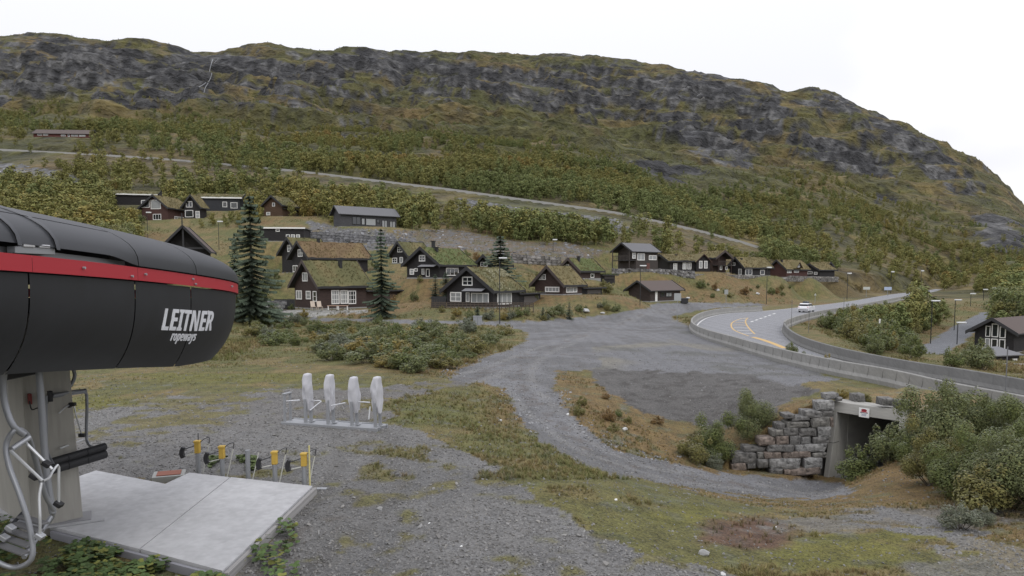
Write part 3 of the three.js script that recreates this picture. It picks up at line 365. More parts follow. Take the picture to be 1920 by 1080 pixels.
part('edge_line', ribbon(inset(roadI, roadO, .45), inset(roadI, roadO, .65), .006), white, road, 'white edge line along the inner barrier');
const onRoad = (x, y) => onPlane(x, y, ROADY + .006);
function stripe(pts, w, mat, name) { const A = [], B = []; for (let i = 0; i < pts.length; i++) { const a = pts[Math.max(0, i - 1)], b = pts[Math.min(pts.length - 1, i + 1)], n = new THREE.Vector3(-(b.z - a.z), 0, b.x - a.x).setLength(w / 2); A.push(pts[i].clone().add(n)); B.push(pts[i].clone().sub(n)); } return part(name, ribbon(A, B), mat, road); }
const crv = (l, n = 24) => new THREE.CatmullRomCurve3(l.map(p => onRoad(...p)), false, 'centripetal').getPoints(n);
stripe(crv([[1400, 596], [1388, 598], [1374, 604], [1371, 611], [1377, 619], [1390, 625], [1404, 630]]), .17, yellow, 'hatch_outline');
stripe(crv([[1402, 596], [1398, 601], [1399, 607], [1405, 616], [1415, 626]]), .17, yellow, 'hatch_outline');
for (const [y, a, b] of [[596.8, 1386, 1400], [600.2, 1379, 1398], [604.4, 1375, 1399], [609, 1373, 1400], [614.3, 1376, 1403], [619.5, 1382, 1407], [624.6, 1391, 1411]]) stripe([onRoad(a, y), onRoad(b, y + .6)], .34, y < 612 && y > 603 ? yellow : white, 'hatch_bar');
stripe(crv([[1412, 632], [1430, 637], [1450, 644], [1472, 653]]), .55, yellow, 'centre_line');
for (let i = 0; i < 6; i++) { const x = 1408 + i * 8.2, y = 603.5 - i * 2.9; stripe([onRoad(x, y), onRoad(x + 4.4, y - 1.6)], .3, white, 'lane_dash'); }
const concrete = std(.26, .255, .24, .9, { map: grain(concreteTile, .5) });
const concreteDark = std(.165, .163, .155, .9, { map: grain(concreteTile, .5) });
// barrier built of precast lengths with open joints
function barrier(name, curve, t0, t1, side, mat, label, len = 6) {
  const b = thing(name, label, 'barrier'); const total = curve.getLength() * (t1 - t0), n = Math.max(2, Math.round(total / len));
  const prof = [[-.3, -.35], [.3, -.35], [.3, .12], [.17, .3], [.11, .82], [.08, .85], [-.08, .85], [-.11, .82], [-.17, .3], [-.3, .12]];
  for (let k = 0; k < n; k++) {
    const out = [], q = 8, st = [];
    for (let i = 0; i <= q; i++) { const t = lerp(t0, t1, (k + lerp(.004, .996, i / q)) / n), p = curve.getPoint(t), g = curve.getTangent(t), nr = new THREE.Vector3(-g.z, 0, g.x).normalize().multiplyScalar(side); st.push(prof.map(([a, y]) => [p.x + nr.x * a, p.y + y, p.z + nr.z * a])); }
    for (let i = 0; i < q; i++) for (let j = 0; j < prof.length; j++) { const j2 = (j + 1) % prof.length; quad(out, st[i][j], st[i][j2], st[i + 1][j2], st[i + 1][j]); }
    for (const s of [st[0], st[q]]) for (let j = 1; j + 1 < prof.length; j++) out.push(...s[0], ...s[j], ...s[j + 1]);
    part('barrier_segment', triG(out), mat, b);
  }
  return b;
}
barrier('concrete_barrier', cO, .03, 14 / 19, 1, concrete, 'pale concrete barrier along the outside of the road bend, above the underpass');
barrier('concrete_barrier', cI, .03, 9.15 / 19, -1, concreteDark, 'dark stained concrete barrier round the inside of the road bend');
barrier('concrete_barrier', cI, 9.35 / 19, 17.6 / 19, -1, concrete, 'long low concrete barrier beside the white car, on the far arm of the road', 10);
{ // hillside road and its stone parapet
  const A = [], B = [], R = []; for (let i = 0; i < hillC.length; i++) { const p = hillC[i], a = hillC[Math.max(0, i - 1)], b = hillC[Math.min(hillC.length - 1, i + 1)], n = new THREE.Vector3(b.z - a.z, 0, -(b.x - a.x)).setLength(3.2); A.push(p.clone().add(n)); B.push(p.clone().sub(n)); R.push(p.clone().addScaledVector(n, -.93)); }
  structure('hillside_road', ribbon(A, B, .12), std(.36, .36, .355, .9, { map: grain(gravelTile, .1) }));
  const front = A[80].z > B[80].z ? A : B, out = []; for (let i = 0; i + 1 < front.length; i++) { const a = front[i], b = front[i + 1], bx = (p, dy, dz) => [p.x, p.y + dy, p.z + dz]; quad(out, bx(a, -1.2, 0), bx(b, -1.2, 0), bx(b, .75, 0), bx(a, .75, 0)); quad(out, bx(a, .75, 0), bx(b, .75, 0), bx(b, .75, -.35), bx(a, .75, -.35)); quad(out, bx(a, .75, -.35), bx(b, .75, -.35), bx(b, 0, -.35), bx(a, 0, -.35)); }
  single('road_parapet', triG(out), std(.36, .355, .34, .9), 'long pale parapet edging the road high on the wooded slope', 'parapet');
}
console.log('roads built');

// ------------------------------------------------------------------ lift station shell over the platform
const shellBlack = new THREE.MeshPhysicalMaterial({ color: col(.016, .018, .0225), roughness: .55, clearcoat: .1, clearcoatRoughness: .5, map: grain(streakTile, .5), roughnessMap: null, side: THREE.DoubleSide });
const shellRoof = new THREE.MeshPhysicalMaterial({ color: col(.016, .018, .0225), roughness: .55, clearcoat: .15, clearcoatRoughness: .5, side: THREE.DoubleSide });
const shellRed = std(.43, .022, .035, .5), steel = std(.42, .43, .45, .45, { metalness: .55 }), galv = std(.36, .37, .385, .5, { metalness: .5 }), blackRubber = std(.018, .018, .02, .6), darkSteel = std(.06, .063, .07, .5, { metalness: .3 });
const ST = { ax: -8.75, xr: -5.5, d1: 13.4, d2: 17.1 };
{
  const HWID = ST.ax * -1 + ST.xr, st = thing('lift_station', 'black chairlift station shell with red stripe and white lettering', 'lift station', new THREE.Vector3(ST.ax, 0, -13));
  const loc = (x, y, d) => [x - ST.ax, CAMY + y, 13 - d];
  const band = d => { const e = d - 8; return .25 - .0365 * e - .003 * e * e; };
  // outline in plan: k is inset from the widest line, t runs 0 at the nose start to 1 at the tip
  const plan = (s, k, side) => { // s = distance along: forward distance up to d1, then angle
    const w = HWID - k, l = ST.d2 - ST.d1 - k * .8;
    if (s <= ST.d1) return [ST.ax + side * w, s];
    const a = Math.min(1, (s - ST.d1) / 5) * Math.PI / 2, n = 3.0, ca = Math.cos(a), sa = Math.sin(a), r = 1 / Math.pow(Math.pow(Math.max(ca, 0) / w, n) + Math.pow(sa / l, n), 1 / n); return [ST.ax + side * ca * r, ST.d1 + sa * r];
  };
  const SEND = ST.d1 + 5;
  const grid = (s0, s1, side, rows, fn, gap = .015) => { // rows: values of v
    const n = Math.max(4, Math.ceil((s1 - s0) * 5)), out = [], P = []; s0 += gap; if (s1 < SEND) s1 -= gap;
    for (let i = 0; i <= n; i++) P.push(rows.map(v => loc(...fn(lerp(s0, s1, i / n), v, side))));
    for (let i = 0; i < n; i++) for (let j = 0; j + 1 < rows.length; j++) quad(out, P[i][j], P[i][j + 1], P[i + 1][j + 1], P[i + 1][j]);
    return toCreasedNormals(triG(out), .6);
  };
  const lin = (a, b, n) => Array.from({ length: n + 1 }, (_, i) => lerp(a, b, i / n));
  const hull = (s, v, side) => { // v 0 top .. 1 bottom
    const nose = sm(ST.d1 - 1, SEND, s), k = .02 + .34 * v ** 3 + nose * .28 * v * v, [x, d] = plan(s, k, side), top = band(d) - .215, bot = band(d) - 1.6 + .05 * (13 - Math.min(d, 13)) + nose * .1; return [x, lerp(top, bot, v), d];
  };
  const belt = (v0, v1, k0) => (s, v, side) => { const [x, d] = plan(s, k0, side); return [x, band(d) - lerp(v0, v1, v), d]; };
  const RH = .86;
  const roof = (lift) => (s, v, side) => { // v 0 eave .. 1 ridge
    const a = v * Math.PI / 2, [x0, d0] = plan(s, -.05, side), c = Math.cos(a) ** .95, nose = s > ST.d1 ? (s - ST.d1) / 5 : 0;
    const x = ST.ax + (x0 - ST.ax) * c, d = s > ST.d1 ? lerp(ST.d1, d0, c ** .85) + (0) : d0; return [x, band(Math.min(d, 16)) + .01 + lift(s, v) + RH * Math.sin(a) ** .8 * (1 - .06 * nose), d];
  };
  const seams = [1.5, 5.2, 8.55, 10.95, 12.85, 15.2, SEND];
  for (const side of [1, -1]) {
    for (let i = 0; i + 1 < seams.length; i++) { part('hull_panel', grid(seams[i], seams[i + 1], side, lin(0, 1, 12), hull), shellBlack, st); part('red_stripe', grid(seams[i], seams[i + 1], side, lin(0, 1, 1), belt(.01, .2, -.03), .003), shellRed, st, 'red stripe panel of the shell'); }
    const rs = [1.5, 5.2, 8.3, 9.0, 10.95, 12.95, SEND];
    for (let i = 0; i + 1 < rs.length; i++) { const open = i < 4, rfn = roof((s, v) => open ? .0 : 0); const v0 = s => open ? .042 * (1 - (i === 3 ? sm(10.1, 10.95, s) : 0)) : 0; part('roof_panel', grid(rs[i], rs[i + 1], side, lin(0, 1, 16), (s, v, q) => rfn(s, lerp(v0(s), 1, v), q), .012), shellRoof, st); }
    part('roof_gap_rail', grid(1.5, 10.9, side, lin(0, 1, 1), (s, v, q) => { const [x, d] = plan(s, .12, q); return [x, band(d) + lerp(-.02, .07, v), d]; }), galv, st);
    part('inner_panel', grid(1.5, 10.9, side, lin(0, 1, 1), (s, v, q) => { const [x, d] = plan(s, .35, q); return [x, band(d) + lerp(-.05, .5, v), d]; }), blackRubber, st);
    for (const s of [8.3, 9.0]) part('roof_rib', grid(s - .035, s + .035, side, lin(.02, 1, 14), (a, v, q) => { const p = roof(() => 0)(a, v, q); return [p[0] + q * .02, p[1] + .02, p[2]]; }, 0), darkSteel, st);
  }
  // bolts of the stripe, hinge bracket
  const bolts = [[7.0, .12], [9.55, .1], [10.75, .15], [11.15, .1], [12.8, .08], [12.9, .16], [14.6, .1]];
  for (const [s, v] of bolts) { const [x, d] = plan(s, -.05, 1), g = new THREE.CylinderGeometry(.018, .018, .03, 10); g.rotateZ(Math.PI / 2); g.translate(...loc(x, band(d) - v, d)); part('bolt', g, steel, st); }
  { const g = boxG(-.05, .05, -.04, .04, -.36, .36, .01); g.translate(...loc(ST.xr - .03, band(8.65) + .05, 8.65)); part('hinge_bracket', g, galv, st); for (const o of [-.14, .14]) { const h = boxG(-.04, .04, -.02, .02, -.1, .1, .01); h.translate(...loc(ST.xr + .0, band(8.65) + .105, 8.65 + o)); part('hinge_plate', h, std(.7, .7, .72, .35, { metalness: .6 }), st); } }
  // underside
  { const out = [], n = 40; let prev = null; for (let i = 0; i <= n; i++) { const s = lerp(1.5, SEND - .02, i / n), a = hull(s, .985, 1), b = hull(s, .985, -1); a[0] -= .05; b[0] += .05; a[1] += .02; b[1] += .02; if (prev) quad(out, loc(...prev[0]), loc(...prev[1]), loc(...b), loc(...a)); prev = [a, b]; } part('underside', triG(out), blackRubber, st); }
  for (const [d, dx] of [[12.2, -.9], [9.6, -1.0], [14.2, -1.3]]) { const g = boxG(-.12, .12, -.1, .1, -.5, .5, .02); g.translate(...loc(ST.xr + dx, band(d) - 1.42, d)); part('guide_box', g, blackRubber, st); }
  // lettering on the hull
  const font = await new FontLoader().loadAsync('fonts/droid/droid_sans_bold.typeface.json'), letter = std(.72, .73, .76, .5);
  const put = (txt, size, sx, s0, v0, shear, depth) => { const g = new TextGeometry(txt, { font, size, depth, curveSegments: 4, bevelEnabled: false }), p = g.attributes.position; for (let i = 0; i < p.count; i++) { const u = p.getX(i), y = p.getY(i), q = u * sx + y * shear, s = s0 + q, h = hull(s, clamp(v0 - y / 1.35), 1), h2_ = hull(s, clamp(v0 - y / 1.35) + .02, 1); p.setXYZ(i, ...loc(h[0] + .004 + p.getZ(i), h[1], h[2])); } g.computeVertexNormals(); return part('lettering', g, letter, st, 'white raised lettering'); };
  put('LEITNER', .355, 1.02, 11.78, .55, .2, .012); put('ropeways', .155, .98, 12.2, .675, .2, .01); put("'", .2, 1, 13.5, .43, .2, .01);
  // concrete pillar that carries the shell
  const pc = new THREE.Group(); const g = boxG(0, .8, -4.7, 4.2, -2.4, 0, .015), p = g.attributes.position; for (let i = 0; i < p.count; i++) { const t = (4.2 - p.getY(i)) / 4.6; p.setX(i, p.getX(i) * (1 + .12 * t) + .05 * t); p.setZ(i, p.getZ(i) + .1 * t); }
  g.computeVertexNormals(); g.rotateY(.85); const base = onPlane(52, 985, .3); g.translate(base.x - ST.ax, 0, base.z + 13);
  const pil = part('concrete_pillar', g, std(.36, .345, .31, .9, { map: grain(concreteTile, .6) }), st, 'weathered concrete pillar under the shell');
  for (const [x, y, w] of [[56, 748, .05], [94, 743, .07]]) { const q = W(x, y, 13.75); const b = boxG(-w / 2, w / 2, -.1, .1, -.05, .05, .01); b.rotateY(.85); b.translate(q.x - ST.ax, q.y, q.z + 13); part('switch_box', b, x < 60 ? std(.2, .03, .025, .6) : blackRubber, pil); }
  part('cable', tubeG([W(55, 752, 13.7), W(60, 768, 13.68), W(70, 765, 13.68), W(85, 762, 13.68), W(92, 748, 13.7)].map(v => [v.x - ST.ax, v.y, v.z + 13]), .012, 20, 6), blackRubber, pil);
}
// ------------------------------------------------------------------ loading platform
let PLAT;
{
  const top = .22, P = PLAT = [[180, 882], [310, 907], [355, 886], [586, 911], [417, 1070], [100, 988], [-60, 945], [-60, 925], [118, 903]].map(([x, y]) => onPlane(x, y, top)), o = P[4].clone(); o.y = 0;
  const t = thing('loading_platform', 'pale concrete chairlift loading platform', 'platform', o);
  const shape = pts => { const s = new THREE.Shape(); pts.forEach((p, i) => (i ? s.lineTo : s.moveTo).call(s, p.x - o.x, -(p.z - o.z))); return s; };
  const ex = (pts, y0, y1, bev = .01) => { const g = new THREE.ExtrudeGeometry(shape(pts), { depth: y1 - y0 - bev * 2, bevelEnabled: true, bevelSize: 0, bevelThickness: bev, bevelSegments: 1 }); g.rotateX(-Math.PI / 2); g.translate(0, y0 + bev, 0); return g; };
  const slabMat = std(.48, .48, .485, .85, { map: grain(concreteTile, .35) });
  // two pours with a joint between them
  const j0 = onPlane(432, 894.5, top), j1 = onPlane(262, 1029, top), g = .012, side = new THREE.Vector3(j1.z - j0.z, 0, -(j1.x - j0.x)).setLength(g); if (side.x < 0) side.negate();
  part('slab', ex([j0.clone().add(side), P[3], P[4], j1.clone().add(side)], .04, top), slabMat, t);
  part('slab', ex([P[0], P[1], P[2], j0.clone().sub(side), j1.clone().sub(side), P[5], P[6], P[7], P[8]], .04, top), slabMat, t);
  part('slab_base', ex([P[0], P[1], P[2], P[3], P[4], P[5], P[6], P[7], P[8]].map(p => p.clone().lerp(P[4].clone().add(P[0]).multiplyScalar(.5), .006)), -.15, .035), std(.2, .2, .2, .9), t);
  const beam = (a, b, y0, y1, w, mat) => { const v = b.clone().sub(a), l = Math.hypot(v.x, v.z), q = boxG(0, l, y0, y1, -w / 2, w / 2, .01); q.rotateY(-Math.atan2(v.z, v.x)); q.translate(a.x - o.x, 0, a.z - o.z); return part('edge_board', q, mat, t); };
  const off = (p, x, z) => new THREE.Vector3(p.x + x, 0, p.z + z);
  beam(off(P[3], .06, 0), off(P[4], .06, .02), .02, .19, .08, std(.33, .32, .31, .9, { map: grain(woodTile, .5) })); beam(off(P[4], 0, .06), off(P[5], 0, .06), .0, .17, .07, std(.3, .3, .33, .9));
  // steel plate let into the slab by the pillar
  const a = onPlane(150, 975, top), q = boxG(-.5, .5, 0, .03, -.3, .3, .008); q.rotateY(.5); q.translate(a.x - o.x - .35, top + .002, a.z - o.z); part('floor_hatch', q, std(.3, .3, .31, .7), t); const q2 = boxG(-.5, .5, 0, .03, -.05, .05, .008); q2.rotateY(.5); q2.translate(a.x - o.x + .05, top + .002, a.z - o.z + .25); part('floor_hatch', q2, std(.42, .42, .43, .7), t);
}
{ // brown lid on a concrete box beside the platform notch
  const c = onPlane(317, 886, .2), t = thing('inspection_box', 'low concrete box with rust brown lid in the platform notch', 'box', new THREE.Vector3(c.x, 0, c.z), .35);
  part('box_wall', boxG(-.36, .36, -.1, .18, -.3, .3, .01), std(.36, .36, .34, .9), t); part('lid', boxG(-.27, .27, .18, .2, -.21, .21, .006), std(.27, .1, .065, .8), t);
}
// ------------------------------------------------------------------ entry gate posts
{
  const list = [[372, 887, 826, 1, 0], [417.5, 894, 836, 1, 0], [465.5, 899, 842, 0, 0], [516, 905, 846, 1, 0], [571, 911, 849, 1, 1]];
  const spare = ['beside the brown lid', 'second from the brown lid', 'bare', 'next after the bare post', 'with tall yellow rod'];
  const yel = std(.55, .36, .06, .55), pole = std(.3, .31, .325, .55, { metalness: .3 }), pale = std(.55, .55, .5, .5);
  list.forEach(([x, b, tp, head, rod], i) => {
    const p = onPlane(x, b, .1); p.y = 0; const s = -p.z / F, H = .1 + (b - tp) * s;
    const t = thing('gate_post', head ? `grey gate post with yellow head, ${spare[i]}` : 'bare grey gate post with no yellow head', 'gate post', p, 0, 'gate posts behind the platform');
    part('post', barG([0, -.15, 0], [0, head ? H - .2 : H, 0], .055, 16), pole, t);
    if (head) {
      part('head', boxG(-.065, .065, H - .29, H + .02, -.065, .065, .025), yel, t); part('cap', boxG(-.078, .078, H - .03, H + .03, -.078, .078, .02), yel, t);
      const pad = new THREE.CylinderGeometry(.16, .16, .05, 16, 1, false, .4, 2.4); pad.rotateX(Math.PI / 2); pad.rotateZ(Math.PI * .75); const sh = new THREE.Shape(); sh.moveTo(-.05, -.17); sh.quadraticCurveTo(-.16, 0, -.03, .17); sh.lineTo(.04, .14); sh.quadraticCurveTo(-.04, 0, .06, -.13); sh.closePath(); const pg = new THREE.ExtrudeGeometry(sh, { depth: .12, bevelEnabled: true, bevelSize: .012, bevelThickness: .012, bevelSegments: 1 }); pg.scale(.75, .8, .7); pg.translate(-.33, H - .26, .02); part('paddle', pg, blackRubber, t);
      part('paddle_arm', barG([-.05, H - .3, .03], [-.34, H - .36, .06], .014), pale, t); part('paddle_arm', barG([-.05, H - .1, .0], [-.33, H - .19, .05], .012), darkSteel, t);
    }
    part('stay_rod', barG([.2, H - .1, -.2], [.06, .05, -.12], .013), pale, t); if (head) part('spring_arm', tubeG([[.06, H - .02, 0], [.16, H + .06, -.06], [.24, H + .08, -.12], [.22, H - .02, -.18], [.2, H - .1, -.2]], .01, 14, 6), darkSteel, t);
    if (rod) part('marker_rod', barG([.13, -.1, .02], [.13, H + .2, .02], .02), std(.62, .56, .25, .5), t); if (i === 0) part('marker_rod', barG([.0, H, -.05], [.005, H + .2, -.05], .012), darkSteel, t);
  });
  const e = onPlane(603, 919, .02), g = boxG(-.12, .12, .0, .07, -.07, .07, .01); g.translate(e.x, e.y - .02, e.z); single('steel_block', g, galv, 'small steel block lying beside the platform corner', 'block');
}
// ------------------------------------------------------------------ covered turnstiles on one steel base
{
  const a = onPlane(528, 796, .06), b = onPlane(706, 808.5, .06), v = b.clone().sub(a), L = Math.hypot(v.x, v.z);
  const t = thing('ticket_turnstile', 'row of four turnstiles under white covers on a galvanised base', 'turnstile', new THREE.Vector3(a.x, 0, a.z), -Math.atan2(v.z, v.x));
  part('base_plate', boxG(0, L, .1, .125, -.75, 0, .006), galv, t);
  for (const z of [-.02, -.73]) part('base_rail', boxG(-.02, L + .02, -.02, .15, z - .035, z + .035, .01), galv, t);
  for (const f of [.24, .48, .73, .98]) part('base_rail', boxG(L * f - .05, L * f + .05, .0, .14, -.74, -.01, .008), galv, t);
  const cover = std(.5, .5, .525, .85), rr = rng(5);
  [.245, .485, .735, .975].forEach((f, i) => {
    const x = L * f;
    for (const z of [-.1, -.42]) { part('post', boxG(x - .045, x + .045, .07, .95, z - .045, z + .045, .012), galv, t); part('foot_plate', boxG(x - .1, x + .1, .14, .158, z - .1, z + .1, .004), galv, t); }
    // draped cover: rounded head, loose skirt with folds
    const hts = 26, rad = 28, out = [], ring = []; const bot = .6 + (i % 2) * .04, topY = 1.78 - (i === 2 ? .04 : 0);
    for (let k = 0; k <= hts; k++) { const u = k / hts, y = lerp(topY, bot, u ** 1.15), w = .105 * Math.min(1, Math.sqrt(Math.max(.001, u * 22))) + .035 * Math.sin(Math.PI * u), dz = .13 * Math.min(1, Math.sqrt(Math.max(.001, u * 20))) + .07 * Math.sin(Math.PI * u), r = []; for (let q = 0; q < rad; q++) { const an = q / rad * 2 * Math.PI, fold = 1 + (fbm(q * .55 + i * 9, u * 3 + i * 4, 2) - .5) * .85 * sm(.06, .5, u) + .05 * Math.sin(an * 5 + u * 4 + i) * u; const hang = Math.sin(an) > .2 && u > .85 ? -.05 * rr() : 0; const ca = Math.sign(Math.cos(an)) * Math.abs(Math.cos(an)) ** .7, sa = Math.sign(Math.sin(an)) * Math.abs(Math.sin(an)) ** .7; r.push([x + ca * w * fold - .04 * sm(0, .3, u) + .05 * u, y + hang + (Math.cos(an * 2 + i) * .03) * u, -.26 + sa * dz * fold]); } ring.push(r); }
    for (let k = 0; k < hts; k++) for (let q = 0; q < rad; q++) { const q2 = (q + 1) % rad; quad(out, ring[k][q], ring[k][q2], ring[k + 1][q2], ring[k + 1][q]); } for (let q = 1; q + 1 < rad; q++) out.push(...ring[0][0], ...ring[0][q], ...ring[0][q + 1]);
    part('cover', toCreasedNormals(triG(out), .9), cover, t);
  });
  for (const z of [-.1, -.42]) part('post', boxG(.02, .1, .07, 1.06, z - .03, z + .03, .01), galv, t); part('post_cap', boxG(.0, .12, 1.04, 1.09, -.47, -.05, .012), galv, t);
  const arm = std(.7, .71, .73, .35, { metalness: .5 }); const ar = (x0, y0, z0, x1, y1, z1) => part('turnstile_arm', barG([x0, y0, z0], [x1, y1, z1], .022, 10), arm, t);
  ar(.14, .83, -.1, .14 + L * .155, .9, -.05); ar(L * .42, .9, -.1, L * .335, .62, .12); ar(L * .385, .88, -.25, L * .26, .86, -.3); ar(L * .53, .78, -.05, L * .67, .89, -.1); ar(L * .78, .92, -.25, L * .9, .92, -.25); ar(L * .925, .82, -.1, L * .92, .42, -.02);
  part('lock_box', boxG(.11, .15, .45, .6, -.14, -.06, .008), steel, t);
}
const galvArm = std(.6, .61, .62, .4, { metalness: .5 });
{ // chair parked on the near track, seen end on
  const D = 9.2, o = W(40, 1060, D); o.y = .35; const t = thing('lift_chair', 'grey tubular lift chair with raised restraint bar hanging nearest the pillar front', 'lift chair', o);
  const L = (x, y, d = D) => { const p = W(x, y, d); return [p.x - o.x, p.y - o.y, p.z - o.z]; };
  const tube = std(.3, .31, .33, .45, { metalness: .45 });
  part('frame', tubeG([L(-110, 985, 8.5), L(-30, 1040, 8.7), L(25, 1064, 8.8), L(58, 1050, 8.8), L(58, 1000, 8.85), L(38, 930, 8.9), L(16, 870, 9), L(12, 832, 9.05), L(28, 806, 9.1), L(48, 812, 9.3), L(66, 860, 9.6), L(86, 930, 9.8), L(100, 960, 9.9), L(82, 985, 9.9), L(20, 975, 9.8)], .033, 90, 10), tube, t);
  part('hanger', tubeG([L(8, 690, 9.1), L(6, 720, 9.1), L(10, 760, 9.1), L(26, 800, 9.1), L(45, 815, 9.2)], .04, 24, 10), tube, t);
  part('frame', tubeG([L(73, 690, 9.9), L(78, 760, 9.9), L(84, 850, 9.9), L(92, 920, 9.9), L(99, 962, 9.9)], .045, 20, 8), tube, t);
  part('head_plate', barG(L(22, 842, 9.05), L(55, 820, 9.3), .035, 8), steel, t); part('restraint_bar', barG(L(20, 845, 9.05), L(80, 902, 8.9), .02), galvArm, t); part('restraint_bar', barG(L(45, 827, 9.3), L(98, 880, 9.3), .02), galvArm, t);
  part('restraint_bar', tubeG([L(80, 902, 8.9), L(92, 896, 9.1), L(100, 882, 9.3), L(109, 872, 9.4), L(110, 905, 9.4), L(110, 945, 9.4)], .017, 24, 8), galvArm, t);
  part('foot_rest', tubeG([L(78, 905, 8.9), L(74, 930, 8.85), L(75, 970, 8.8), L(75, 1002, 8.8)], .017, 20, 8), galvArm, t);
  for (const [x, y, d] of [[65, 893, 8.95], [88, 870, 9.3], [110, 945, 9.4], [75, 1005, 8.8], [8, 1008, 9], [20, 990, 9]]) { const g = boxG(-.05, .05, -.03, .03, -.05, .05, .012); g.rotateZ(-.6); g.translate(...L(x, y, d)); part('hinge', g, y > 960 ? steel : blackRubber, t); }
  const slat = (x0, y0, x1, y1, d0, d1) => { const a = new THREE.Vector3(...L(x0, y0, d0)), b = new THREE.Vector3(...L(x1, y1, d1)), v = b.clone().sub(a), g = boxG(-.055, .055, -.015, .015, 0, v.length(), .008); g.applyQuaternion(new THREE.Quaternion().setFromUnitVectors(new THREE.Vector3(0, 0, 1), v.normalize())); g.translate(a.x, a.y, a.z); part('seat_slat', g, std(.17, .17, .175, .5), t); };
  for (let k = 0; k < 5; k++) slat(38 - k * 10, 968 + k * 13, 84 - k * 9, 982 + k * 14, 9.6 - k * .15, 9.3 - k * .12);
  part('side_rail', barG(L(-20, 1030, 8.9), L(42, 962, 9.7), .025), darkSteel, t); part('side_rail', barG(L(45, 1045, 8.8), L(95, 970, 9.6), .03), tube, t);
}

{ // chair beyond the pillar
  const D = 14.2, o = W(150, 860, D); o.y = .5; const t = thing('lift_chair', 'lift chair with long black padded seat behind the concrete pillar', 'lift chair', o);
  const L = (x, y, d = D) => { const p = W(x, y, d); return [p.x - o.x, p.y - o.y, p.z - o.z]; }, tube = std(.26, .27, .29, .45, { metalness: .45 });
  part('hanger', tubeG([L(137, 690, 14.6), L(140, 706, 14.6), L(130, 726, 14.5), L(118, 738, 14.4)], .035, 16, 8), tube, t);
  part('head_plate', barG(L(98, 742, 14), L(160, 733, 14.8), .05, 6), tube, t);
  part('frame', tubeG([L(98, 742, 13.8), L(150, 733, 14.7), L(161, 737, 14.9), L(163, 760, 14.9), L(162, 800, 14.9), L(163, 826, 14.9), L(170, 837, 14.8), L(195, 838, 14.6)], .03, 50, 8), tube, t);
  part('frame', tubeG([L(86, 742, 13.6), L(86, 790, 13.6), L(88, 845, 13.5), L(100, 872, 13.3)], .03, 30, 8), tube, t);
  part('restraint_bar', tubeG([L(110, 775, 14), L(125, 762, 14.2), L(137, 760, 14.4), L(143, 780, 14.4), L(153, 815, 14.5)], .014, 24, 8), galvArm, t); part('restraint_bar', barG(L(114, 840, 14), L(158, 824, 14.8), .02), galvArm, t);
  for (const [x, y] of [[114, 765], [128, 761], [136, 758], [154, 816]]) { const g = boxG(-.06, .06, -.035, .035, -.04, .04, .012); g.translate(...L(x, y, 14.3)); part('hinge', g, blackRubber, t); }
  const cyl = (y, r) => { for (let k = 0; k < 3; k++) { const a = L(lerp(88, 197, k / 3 + .004), lerp(y + 32, y, k / 3), lerp(13.4, 14.5, k / 3)), b = L(lerp(88, 197, (k + 1) / 3 - .004), lerp(y + 32, y, (k + 1) / 3), lerp(13.4, 14.5, (k + 1) / 3)); part('seat_pad', barG(a, b, r, 14), blackRubber, t); } };
  cyl(837, .075); cyl(851, .09);
}
